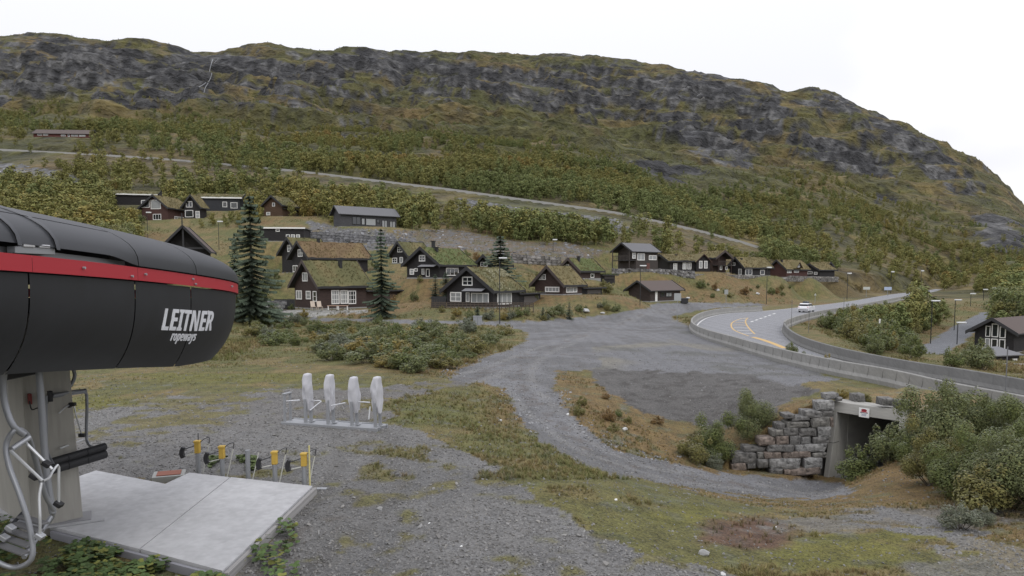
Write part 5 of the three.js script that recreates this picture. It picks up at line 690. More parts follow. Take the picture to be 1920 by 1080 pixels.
function signPost(px, pb, pt, w, h, mat, label, opt = {}) {
  const p = opt.d ? W(px, pb, opt.d) : G(px, pb, 40, 420); if (opt.d) p.y = gridH(p.x, p.z); const s = -p.z / F, H = CAMY + ray(px, pt)[1] * -p.z - p.y, t = thing(opt.name ?? 'road_sign', label, opt.cat ?? 'sign', p, opt.turn ?? 0), hw = w * s / 2, hh = h * s, r = Math.max(.028, .4 * s);
  part('pole', barG([0, -.4, 0], [0, H, 0], r, 8), w ? poleGrey : poleSnow, t); if (w) part('panel', opt.round ? (() => { const g = new THREE.CylinderGeometry(hw, hw, .04, opt.round); g.rotateX(Math.PI / 2); if (opt.round === 3) g.rotateZ(Math.PI); g.translate(0, H - hw, r + .04); return g; })() : boxG(-hw, hw, H - hh, H, r + .01, r + .05, .01), mat, t);
  return t;
}
const back = std(.33, .345, .34, .6), pale = std(.5, .52, .48, .6), blue = std(.4, .47, .6, .6), whiteS = std(.7, .7, .68, .6);
signPost(1361, 578, 543, 7, 9, back, 'grey backed sign on pole above the outer barrier of the bend'); signPost(1269.5, 607, 550, 13, 14, back, 'grey sign panel on pole beside the gravel junction, before the shed'); signPost(1528, 569, 550, 5, 5, pale, 'small triangular sign beside the white car', { round: 3 }); signPost(1624, 557, 538, 13, 5, pale, 'pale direction sign on the far arm of the road, nearer the lamp'); signPost(1664, 556, 538, 14, 6, blue, 'bluish direction sign on the far arm of the road, nearer the trees'); signPost(1647, 660, 598, 3.5, 8, whiteS, 'grey pole with small white plate among the bushes', { d: 88, name: 'marker_pole', cat: 'pole' });
for (const [x, b, t, d, l] of [[1484, 603, 562, 88, 'thin snow pole at the tip of the inner barrier'], [1516, 626, 583, 82, 'thin snow pole on the dry grass behind the inner barrier'], [1582, 580, 557, 122, 'thin snow pole on the far arm of the road'], [1885, 738, 650, 38, 'thin snow pole behind the barrier below the glazed house'], [760, 462, 440, 160, 'thin dark pole standing on the stone terrace']]) signPost(x, b, t, 0, 0, null, l, { d, name: 'snow_pole', cat: 'pole' });
{ // white hatchback driving away
  const p = onRoad(1512, 585); p.y = ROADY; const t = thing('parked_car', 'small white car with dark roof box driving away on the road', 'car', p, -.62); t.name = 'white_car';
  const paint = new THREE.MeshPhysicalMaterial({ color: col(.78, .78, .79), roughness: .3, clearcoat: 1, clearcoatRoughness: .1, side: THREE.DoubleSide });
  const prof = (pts, w, mat, name, bev = .05) => { const s = new THREE.Shape(); pts.forEach((q, i) => (i ? s.lineTo : s.moveTo).call(s, ...q)); s.closePath(); const g = new THREE.ExtrudeGeometry(s, { depth: w - bev * 2, bevelEnabled: true, bevelSize: bev, bevelThickness: bev, bevelSegments: 2 }); g.translate(0, 0, -w / 2 + bev); g.rotateY(Math.PI / 2); return part(name, g, mat, t); };
  // profile in (length, height), rear at negative length; turned so that the rear faces the viewer
  prof([[-2.05, .35], [2.0, .35], [2.05, .62], [1.85, .8], [1.0, .92], [-1.9, .98], [-2.08, .8]], 1.78, paint, 'body', .07); prof([[-1.95, .95], [1.0, .9], [.35, 1.38], [-1.45, 1.42]], 1.5, glass, 'cabin_glass', .05); prof([[-1.55, 1.39], [.35, 1.36], [.2, 1.46], [-1.4, 1.48]], 1.42, paint, 'roof', .04); prof([[-1.2, 1.5], [.1, 1.5], [.3, 1.6], [0, 1.74], [-1.1, 1.74]], .75, std(.03, .04, .05, .4), 'roof_box', .06);
  for (const x of [-.78, .78]) for (const z of [-1.25, 1.25]) { const g = new THREE.CylinderGeometry(.32, .32, .2, 18); g.rotateZ(Math.PI / 2); g.translate(x, .32, z); const w = part('wheel', g, blackRubber, t); const r = new THREE.CylinderGeometry(.18, .18, .21, 12); r.rotateZ(Math.PI / 2); r.translate(x * 1.01, .32, z); part('rim', r, galv, w); }
  for (const x of [-.72, .72]) part('tail_light', boxG(x - .12, x + .12, .78, .95, 2.0, 2.12, .02), std(.4, .02, .02, .3), t); part('bumper', boxG(-.8, .8, .36, .52, 2.02, 2.14, .03), darkSteel, t); part('number_plate', boxG(-.26, .26, .6, .71, 2.1, 2.13), trim, t); part('rear_window', boxG(-.6, .6, 1.0, 1.32, 1.82, 1.9, .02), glass, t); for (const x of [-.98, .98]) part('mirror', boxG(x - .1, x + .1, .95, 1.08, -.75, -.65, .03), paint, t);
  t.children.forEach(c => { });
}

// ------------------------------------------------------------------ vegetation
// lobes: [x, y, z, radius]; leaves sit mostly in the outer part of each lobe
function leafCloud(lobes, n, size, rr, up = .35) {
  const pos = [], nor = [], cs = [], tot = lobes.reduce((a, l) => a + l[3] ** 2, 0);
  for (const [x, y, z, r, ry = 1] of lobes) {
    const m = Math.round(n * r * r / tot);
    for (let k = 0; k < m; k++) {
      let a = rr() * 2 - 1, b = rr() * 6.283, q = Math.sqrt(1 - a * a), dir = [q * Math.cos(b), a, q * Math.sin(b)], rad = r * (.35 + .7 * Math.pow(rr(), .45)), c = [x + dir[0] * rad, y + dir[1] * rad * ry, z + dir[2] * rad];
      const nx = dir[0] * 1.1 + (rr() - .5) * 1.1, ny = dir[1] * 1.1 + up + (rr() - .5) * .9, nz = dir[2] * 1.1 + (rr() - .5) * 1.1, l = Math.hypot(nx, ny, nz) || 1, N = [nx / l, ny / l, nz / l];
      let t = Math.abs(N[1]) < .9 ? [N[2], 0, -N[0]] : [1, 0, 0]; const tl = Math.hypot(...t); t = t.map(v => v / tl); const an = rr() * 6.283, bt = [N[1] * t[2] - N[2] * t[1], N[2] * t[0] - N[0] * t[2], N[0] * t[1] - N[1] * t[0]], ca = Math.cos(an), sa = Math.sin(an), s = size * (.6 + .8 * rr());
      const U = t.map((v, i) => (v * ca + bt[i] * sa) * s), V = t.map((v, i) => (-v * sa + bt[i] * ca) * s * .55), P = (u, v) => c.map((w, i) => w + U[i] * u + V[i] * v);
      pos.push(...P(-1, 0), ...P(0, -1), ...P(1, 0), ...P(-1, 0), ...P(1, 0), ...P(0, 1)); const j = .72 + .56 * rr(), w = rr() < .12 ? 1.25 : 1; for (let i = 0; i < 6; i++) { nor.push(...N); cs.push(j * w, j * (w > 1 ? 1.08 : 1), j * .95); }
    }
  }
  const g = new THREE.BufferGeometry(); g.setAttribute('position', new THREE.Float32BufferAttribute(pos, 3)); g.setAttribute('normal', new THREE.Float32BufferAttribute(nor, 3)); g.setAttribute('uv', new THREE.Float32BufferAttribute(new Float32Array(pos.length / 3 * 2), 2)); g.setAttribute('color', new THREE.Float32BufferAttribute(cs, 3)); return g;
}
const leafMat = (r, g, b) => new THREE.MeshPhysicalMaterial({ color: col(r, g, b), vertexColors: true, roughness: .9, transmission: .25, thickness: 0, side: THREE.DoubleSide });
const leafPlain = (r, g, b) => new THREE.MeshStandardMaterial({ color: col(r, g, b), vertexColors: true, roughness: .85, side: THREE.DoubleSide });
const bark = std(.2, .185, .165, .9), barkDark = std(.06, .05, .04, .95);
function birchParts(seed, leaves, leaf, multi = 1) { // unit height 1
  const rr = rng(seed), lobes = [], wood = [];
  for (let m = 0; m < multi; m++) {
    const bx = multi > 1 ? (rr() - .5) * .16 : 0, bz = multi > 1 ? (rr() - .5) * .16 : 0, tx = bx * 2.4 + (rr() - .5) * .14, tz = bz * 2.4 + (rr() - .5) * .14; wood.push(barG([bx, -.06, bz], [tx, .8, tz], .016, 6, .004));
    const n = Math.round(7 / multi) + 3; for (let k = 0; k < n; k++) { const y = .2 + .72 * (k + rr()) / n, w = .26 * Math.sin(Math.PI * clamp((y - .06) / .95)) ** .7, a = rr() * 6.28, x = lerp(bx, tx, y) + Math.cos(a) * w * rr(), z = lerp(bz, tz, y) + Math.sin(a) * w * rr(); lobes.push([x, y, z, .11 + .09 * rr() * (1.2 - y * .6), .85]); if (k % 2) wood.push(barG([lerp(bx, tx, y * .6), y * .75, lerp(bz, tz, y * .6)], [x, y, z], .006, 5, .002)); }
    lobes.push([tx, .9, tz, .08, 1.25]);
  }
  return { crown: leafCloud(lobes, leaves, leaf, rr), wood: merge(wood) };
}
function bushParts(seed, leaves, leaf, tall = 1) { // unit radius about .6, unit height about 1
  const rr = rng(seed), lobes = [], wood = [];
  for (let k = 0; k < 13; k++) { const a = rr() * 6.28, q = .42 * Math.sqrt(rr()), y = .22 + .55 * rr() * (1 - q * .6), x = Math.cos(a) * q, z = Math.sin(a) * q; lobes.push([x, y * tall, z, .13 + .12 * rr(), 1.05]); wood.push(barG([x * .2, -.08, z * .2], [x, y * tall, z], .012, 5, .004)); }
  for (let k = 0; k < 6; k++) { const a = rr() * 6.28, q = .4 * rr(); lobes.push([Math.cos(a) * q, (.75 + .2 * rr()) * tall, Math.sin(a) * q, .07 + .05 * rr(), 1.7]); }
  return { crown: leafCloud(lobes, leaves, leaf, rr), wood: merge(wood) };
}
const LEAF = { willow: leafMat(.135, .155, .058), green: leafMat(.115, .14, .038), olive: leafMat(.165, .155, .045), yellow: leafMat(.22, .175, .042), rust: leafMat(.2, .125, .042), grey: leafMat(.14, .155, .105) };
const houseRects = HOUSES.map(h => { const a = h.flip ? h.sw : h.gw, b = h.flip ? h.gw : h.sw; let x1 = h.cx + b; for (const w of h.wings ?? []) x1 = Math.max(x1, w[1]); return [h.cx - a - 4, x1 + 3, h.by - h.ridge - 3, h.by + 2, h.d, h.mid, Math.hypot(h.Wd, h.L) * .55]; });
for (const [a, b, t, c, d] of [[1500, 1545, 566, 586, 150], [1545, 1600, 560, 578, 165], [1600, 1650, 552, 570, 190], [1650, 1692, 547, 562, 225], [1745, 1822, 529, 549, 300], [1758, 1800, 625, 662, 92], [1785, 1830, 604, 635, 105], [1820, 1850, 594, 610, 115]]) houseRects.push([a, b, t, c, d, new THREE.Vector3(0, 0, 900), 0]);
const clearOf = (p, hgt, rad, keep = .45) => { const s = F / -p.z, [px, py] = pix(p.x, p.y, p.z), x0 = px - rad * s, x1 = px + rad * s, yt = py - hgt * s; for (const [a, b, t, bt_, d, m, r] of houseRects) { if (Math.hypot(p.x - m.x, p.z - m.z) < r + rad * .4) return false; if (-p.z < d && x1 > a && x0 < b && yt < lerp(bt_, t, keep) && py > t) return false; } return true; };
const offRoad = (p, m = 1) => { const d = -p.z; if (d > 24 && p.x > 8 && d < 440) { const [q, k] = near2(roadC, p.x, p.z, 2); if (q < roadC[k][2] + m + 1) return false; } if (d > 250 && d < 345 && near2(hillC, p.x, p.z, 2)[0] < 5 + m) return false; if (d > 60 && d < 175 && p.x > 40 && near2(sideC, p.x, p.z, 2)[0] < 3 + m) return false; return true; };
const stemBrown = std(.09, .07, .05, .9);
const ADJ = { willow: 'grey-green', green: 'green', olive: 'olive', yellow: 'yellowing', rust: 'rust brown', grey: 'silver grey' };
function plant(name, parts, mat, label, cat, p, h, turn, group, wide = 1) { const t = thing(name, label, cat, p, turn, group); part('foliage', parts.crown, mat, t); part('stem', parts.wood, stemBrown, t); t.scale.set(h * wide, h, h * wide); return t; }
// --- big bushes by the underpass
{
  const big = [11, 12, 13].map(s => bushParts(s, 20000, .0135)), mid = [21, 22, 23].map(s => bushParts(s, 5000, .026)), rr = rng(31);
  const at = (x, y, d) => { const p = W(x, y, d); p.y = gridH(p.x, p.z) - .05; return p; };
  const put = (i, x, y, d, top, wide, mat, label, group) => { const p = d < 0 ? W(x, y, -d) : d ? at(x, y, d) : G(x, y, 8, 120), h = CAMY + ray(x, top)[1] * -p.z - p.y; const src = -p.z < 40 && h > 1.6 ? big : mid; plant('bush', src[i % 3], LEAF[mat], label, 'bush', p, h / 1.02, rr() * 6, group, wide); };
  const R = 'bushes massed right of the underpass', lr = 'dense grey-green bush in the thicket right of the underpass';
  put(0, 1672, 890, 28, 800, 1.05, 'willow', lr, R); put(1, 1618, 905, 28.4, 838, 1.15, 'green', lr, R); put(2, 1738, 862, 28, 752, .9, 'willow', lr, R); put(0, 1785, 870, 27.2, 715, .95, 'willow', lr, R); put(1, 1835, 880, 26.6, 735, 1.05, 'willow', lr, R); put(2, 1905, 890, 26, 745, 1.05, 'green', lr, R); put(0, 1890, 950, 0, 800, 1.1, 'willow', lr, R); put(2, 1810, 930, 0, 800, 1.1, 'green', lr, R); put(1, 1960, 965, 0, 800, 1.1, 'willow', lr, R); put(2, 1755, 910, 0, 790, 1.05, 'olive', lr, R); put(1, 2060, 900, 26, 760, 1.2, 'willow', lr, R);
  put(0, 1700, 900, 26.6, 815, .95, 'green', lr, R); put(1, 1850, 965, 0, 870, 1.3, 'olive', lr, R);
  put(1, 1840, 830, 29, 735, 1.2, 'green', lr, R); put(0, 1900, 835, 28.5, 745, 1.2, 'willow', lr, R); put(2, 1770, 840, 29, 735, 1.0, 'willow', lr, R); put(1, 1915, 915, 0, 775, 1.1, 'green', lr, R);
  put(2, 1800, 992, 0, 945, 1.5, 'grey', 'low grey shrub standing on gravel below the right thicket'); put(0, 1850, 985, 0, 950, 1.3, 'grey', 'smaller low grey shrub next to the grey shrub on gravel');
  put(1, 1398, 840, 33.2, 727, 1.15, 'willow', 'tall rounded bush at the left end of the stone wall'); put(2, 1345, 852, 32, 778, 1.2, 'green', 'lower green bush left of the tall rounded bush'); put(0, 1310, 860, 29.6, 815, 1.2, 'olive', 'small olive bush at the foot of the dirt bank'); put(1, 1345, 885, 30.5, 852, 1.2, 'grey', 'grey low shrub at the base of the stone wall');
  put(2, 1483, 672, 0, 640, .7, 'willow', 'thin shrub against the outer barrier where its road side narrows'); put(0, 1507, 680, 0, 658, .6, 'willow', 'tiny shrub against the outer barrier, second of the row'); put(1, 1520, 684, 0, 665, .6, 'willow', 'tiny shrub against the outer barrier, third of the row'); put(1, 1550, 696, 0, 664, .7, 'yellow', 'yellowish shrub against the outer barrier'); put(2, 1770, 762, 0, 712, .8, 'willow', 'shrub poking up before the barrier above the thicket'); put(0, 1578, 750, -33.4, 728, 1.2, 'yellow', 'small yellow shrub on top of the underpass lintel'); put(1, 1620, 756, -32.6, 737, 1.4, 'olive', 'small olive shrub between the boulders above the lintel');
  for (const [x, y] of [[1640, 706], [1690, 722]]) put(2, x, y, 0, y - 18, 1, 'olive', 'low tuft of shrub along the foot of the outer barrier', 'low shrubs along the barrier');
}
// --- meadow and hillside bushes, each a thing of its own
{
  const src = [41, 42, 43, 44, 45].map(s => bushParts(s, 2200, .036)), rr = rng(59), keys = ['willow', 'willow', 'green', 'olive', 'willow', 'yellow', 'green', 'grey'];
  const scatter = (poly, n, hmin, hmax, label, group, ks = keys, dmin = 30, dmax = 330, wide = 1.1, gap = .75, keep = .45) => {
    const xs = poly.map(p => p[0]), ys = poly.map(p => p[1]), x0 = Math.min(...xs), x1 = Math.max(...xs), y0 = Math.min(...ys), y1 = Math.max(...ys), done = []; let m = 0;
    for (let k = 0; k < n * 30 && m < n; k++) { const x = lerp(x0, x1, rr()), y = lerp(y0, y1, rr()); if (!inPoly(poly, x, y)) continue; const p = G(x, y, dmin, dmax), h = lerp(hmin, hmax, rr() ** 1.4); if (zoneAt(p.x, p.z)[0] !== 'meadow' && zoneAt(p.x, p.z)[0] !== 'mountain') continue; if (!offRoad(p, 1) || !clearOf(p, h, h * .5, keep) || done.some(q => Math.hypot(q.x - p.x, q.z - p.z) < h * gap)) continue; p.y -= .04; done.push(p); const key = ks[Math.floor(rr() * ks.length)]; plant('bush', src[Math.floor(rr() * 5)], LEAF[key], ADJ[key] + ' ' + label, 'bush', p, h, rr() * 6.28, group, wide * (.8 + .5 * rr())); m++; }
  };
  scatter([[470, 604], [880, 616], [975, 628], [930, 650], [865, 688], [770, 702], [690, 690], [560, 670], [470, 650]], 130, .6, 1.45, 'low bush growing in the meadow between lift station and cabins', 'meadow bushes', keys, 40, 100, 1.6, .5);
  scatter([[800, 585], [960, 585], [1130, 575], [1200, 575], [1150, 590], [1000, 603], [870, 606]], 26, .6, 1.5, 'low bush on the verge in front of the terrace fence', 'verge bushes', keys, 60, 130, 1.2, .6, .1);
  scatter([[470, 470], [760, 470], [1140, 500], [1180, 560], [1040, 575], [790, 578], [690, 580], [480, 585]], 36, .8, 2, 'small bush on the grass between the sod roofed cabins', 'bushes between cabins', ['willow', 'green', 'olive', 'rust'], 95, 160, 1, .8, .15);
  scatter([[470, 590], [600, 590], [800, 600], [800, 612], [480, 612]], 10, .8, 1.6, 'low bush below the brown cabin terrace', 'bushes below the brown cabin', keys, 80, 105, 1.3, .6, .1);
  scatter([[1280, 525], [1560, 535], [1600, 548], [1500, 558], [1300, 562]], 18, .7, 1.8, 'small shrub on the ochre bank below the terrace cabins', 'shrubs on the ochre bank', ['green', 'olive', 'willow', 'rust'], 130, 260, 1.1, 1);
  scatter([[1540, 598], [1600, 580], [1700, 562], [1740, 600], [1730, 640], [1800, 660], [1850, 680], [1850, 700], [1640, 668], [1560, 640]], 56, 1.6, 3.4, 'leafy bush in the hollow inside the road bend', 'bushes inside the bend', ['willow', 'green', 'green', 'olive', 'yellow', 'willow'], 52, 150, 1.05, .5);
  scatter([[1050, 705], [1110, 700], [1180, 770], [1300, 810], [1300, 860], [1150, 820], [1080, 780]], 10, .3, .7, 'knee-high shrub on the rough grass beside the curved track', 'shrubs beside the track', ['olive', 'green', 'rust'], 24, 40, 1.3, 1);
  scatter([[0, 360], [260, 350], [300, 400], [260, 450], [120, 410], [0, 420]], 24, 2, 4, 'autumn shrub on the slope above the lift station', 'shrubs above the station', ['yellow', 'olive', 'rust', 'green', 'willow'], 130, 240, 1, .6, .2);
  scatter([[430, 480], [500, 470], [520, 590], [440, 600]], 6, 1.4, 2.6, 'bushy growth at the foot of the tall spruce', 'growth round the spruce', ['willow', 'green'], 80, 130, 1, .7, .2);
}
// --- birch wood
{
  const near = [61, 62, 63, 64, 65].map(s => birchParts(s, 1900, .024, s % 2 ? 1 : 3)), far = [71, 72, 73, 74].map(s => birchParts(s, 560, .038, s % 2 ? 1 : 2)), rr = rng(7), list = [];
  const tl = [[-500, 190], [300, 205], [700, 212], [1000, 235], [1150, 265], [1300, 330], [1420, 310], [1500, 300], [1650, 310], [1800, 380], [1920, 440], [2400, 540]], lineAt = x => { for (let i = 0; i + 1 < tl.length; i++) if (x < tl[i + 1][0]) return lerp(tl[i][1], tl[i + 1][1], (x - tl[i][0]) / (tl[i + 1][0] - tl[i][0])); return 540; };
  const open = [SCREE, SCREE2, RUBBLE, TERR, [[1240, 500], [1590, 505], [1680, 535], [1500, 575], [1240, 575]], [[480, 440], [1150, 470], [1240, 580], [480, 600]]];
  const hp = hillC.map(p => pix(p.x, p.y, p.z)), roadPy = x => { for (let i = 0; i + 1 < hp.length; i++) if (hp[i][0] <= x && hp[i + 1][0] > x) return lerp(hp[i][1], hp[i + 1][1], (x - hp[i][0]) / (hp[i + 1][0] - hp[i][0])); return 0; };
  for (let k = 0; k < 100000; k++) {
    const c = lerp(-470, 2380, rr()), d = Math.exp(lerp(Math.log(95), Math.log(1280), rr())), X = (c - CX) / F * d, Y = gridH(X, -d), [px, py] = pix(X, Y, -d);
    const ln = lineAt(px) + (fbm(X * .012, -d * .012, 3) - .5) * 90; let q = sm(ln - 60, ln + 25, py); const dwarf = py < ln; if (dwarf) q = Math.max(q * .8, .75);
    if (d < 175 && px < 1560 && !(px < 260)) q = 0; if (d < 175 && px > 1560) q *= .8; if (px < 480 && d < 130) q = 0;
    const z = zoneAt(X, -d); if (z[0] !== 'mountain' && z[0] !== 'meadow') q = 0; q *= 1 - z[2] * .93; if (open.some(P => inPoly(P, px, py))) q *= .03;
    q *= .14 + .6 * sm(.38, .58, fbm(X * .02, -d * .02, 3)); if (d < 300) q *= px > 470 && px < 1300 ? .42 : .7; if (rr() > q) continue;
    const p = new THREE.Vector3(X, Y - .1, -d), h = (2.2 + 5.4 * rr() ** 1.2) * lerp(1, .62, sm(350, 900, d)) * (dwarf ? .38 : lerp(.5, 1, sm(ln, ln + 60, py)));
    if (!offRoad(p, 1.5) || (d < 362 && !clearOf(p, h, h * .3, .12))) continue;
    if (d > 150 && d < 330) { const ry = roadPy(px), top = py - h * F / d; if (ry && py > ry && top < ry + 4 && rr() < (px > 130 && px < 560 ? .85 : .98)) continue; }
    const gn = fbm(X * .02 + 80, -d * .02, 3), mx = gn * .85 + rr() * .38 - .1 + (px < 330 && py > 290 ? .14 : 0); list.push([p, h, mx, rr() * 6.28, rr()]);
  }
  list.sort((a, b) => b[1] / -b[0].z - a[1] / -a[0].z);
  const pal = m => mix3(mix3([.135, .16, .052], [.18, .175, .052], sm(.35, .6, m)), mix3([.23, .185, .05], [.22, .15, .045], sm(.85, 1, m)), sm(.7, .95, m));
  const mats = [.2, .45, .58, .72, .9].map(m => leafMat(...pal(m)));
  const N = 280; list.slice(0, N).forEach(([p, h, m, a, r]) => { const right = pix(p.x, p.y, p.z)[0] > 1500, ci = m < .38 ? 0 : m < .52 ? 1 : m < .64 ? 2 : m < .8 ? 3 : 4, t = thing('birch_tree', (Math.floor(r * 5) % 2 === 0 ? 'slim ' : 'bushy ') + ['dark green', 'green', 'olive green', 'yellow-green', 'yellow'][ci] + (right ? ' birch in the wood right of the terrace cabins' : ' birch on the slope behind the cabins'), 'tree', p, a, right ? 'birches right of the cabins' : 'birches behind the cabins'), s = near[Math.floor(r * 5)]; part('crown', s.crown, mats[ci], t); part('trunk', s.wood, bark, t); t.scale.set(h, h, h); });
  const rest = list.slice(N), per = far.map(() => []); rest.forEach((e, i) => per[i % 4].push(e)); const M = new THREE.Matrix4(), Q = new THREE.Quaternion(), UP = new THREE.Vector3(0, 1, 0), C = new THREE.Color();
  const plain = leafPlain(1, 1, 1);
  per.forEach((L, i) => { const w = norm(far[i].wood); const n = w.attributes.position.count; w.setAttribute('color', new THREE.BufferAttribute(new Float32Array(n * 3).fill(1.4), 3)); const im = new THREE.InstancedMesh(mergeGeometries([norm(far[i].crown), w]), plain, L.length); L.forEach(([p, h, m, a], k) => { M.compose(p, Q.setFromAxisAngle(UP, a), new THREE.Vector3(h * 1.15, h, h * 1.15)); im.setMatrixAt(k, M); const c = pal(m); im.setColorAt(k, C.setRGB(...c)); }); im.name = numbered('birch_wood'); im.userData = { kind: 'stuff', label: 'distant birch wood covering the mountain slope', category: 'wood' }; im.castShadow = im.receiveShadow = true; scene.add(im); });
  console.log('trees', list.length);
}
// --- spruces
{
  const needle = new THREE.MeshStandardMaterial({ vertexColors: true, roughness: .9, side: THREE.DoubleSide });
  function spruce(seed, whorls, tone) {
    const rr = rng(seed), out = [], cs = []; 
    for (let k = 0; k < whorls; k++) {
      const u = (k + rr() * .5) / whorls, y = .06 + .93 * u, len = (.24 * Math.pow(1 - u, .85) + .012) * (.6 + .6 * rr()), nb = Math.max(4, Math.round(9 - 4 * u));
      for (let b = 0; b < nb; b++) {
        const a = b / nb * 6.283 + k * 1.3 + rr() * .5, l = len * (.7 + .5 * rr()), droop = .28 + .25 * (1 - u), seg = 9; if (rr() < .16) continue;
        for (let s = 0; s < seg * 6; s++) { const t = (s + rr()) / (seg * 6), rx = l * t, yy = y - droop * l * t + .25 * l * t * t, wv = .062 * (1 - t * .7) * (.5 + len * 3.2), side = s % 2 ? 1 : -1, ca = Math.cos(a), sa = Math.sin(a), x = ca * rx, z = sa * rx, px = -sa * side, pz = ca * side, fw = .6; const tip = [x + (px * .8 + ca * fw) * wv, yy - .012 - .01 * rr(), z + (pz * .8 + sa * fw) * wv], w2 = .012; out.push(x - ca * w2, yy + .004, z - sa * w2, x + ca * w2, yy + .004, z + sa * w2, ...tip); const v = .65 + .7 * rr(); for (let i = 0; i < 3; i++) cs.push(tone[0] * v, tone[1] * v, tone[2] * v); }
      }
    }
    return { crown: triG(out, cs), wood: barG([0, -.03, 0], [0, .98, 0], .016, 7, .002) };
  }
  const T = [.075, .1, .065], src = [spruce(3, 30, T), spruce(4, 26, [.068, .095, .06]), spruce(5, 22, T)];
  const put = (i, x, base, top, d, label, wide = 1) => { const p = d ? W(x, base, d) : G(x, base, 50, 200); const y = gridH(p.x, p.z), h = CAMY + ray(x, top)[1] * -p.z - y; p.y = y - .05; const t = thing('spruce_tree', label, 'tree', p, i * 1.1); part('crown', src[i].crown, needle, t); part('trunk', src[i].wood, barkDark, t); t.scale.set(h * wide, h, h * wide); };
  put(0, 474, 603, 358, 88, 'tall dark spruce beside the end of the lift station shell', 1.0); put(1, 716, 592, 424, 92, 'tall slim spruce in front of the brown cabin garage', .85); put(0, 938, 522, 438, 114, 'dark spruce behind the flowering-roof cabin', 1.5);
  put(1, 443, 600, 440, 92, 'thin shorter spruce standing left of the tallest spruce', .7); put(2, 1067, 598, 566, 0, 'small spruce on the verge below the garage wing', 1.3); put(1, 1018, 598, 574, 0, 'smallest spruce on the verge below the terrace fence', 1.4); put(2, 816, 530, 512, 112, 'little spruce before the green roofed cabin, left one', 1.3); put(0, 836, 530, 508, 112, 'little spruce before the green roofed cabin by its big windows', 1.3); put(0, 895, 590, 572, 90, 'little spruce behind the utility cabinet', 1.3);
}
console.log('woods built');

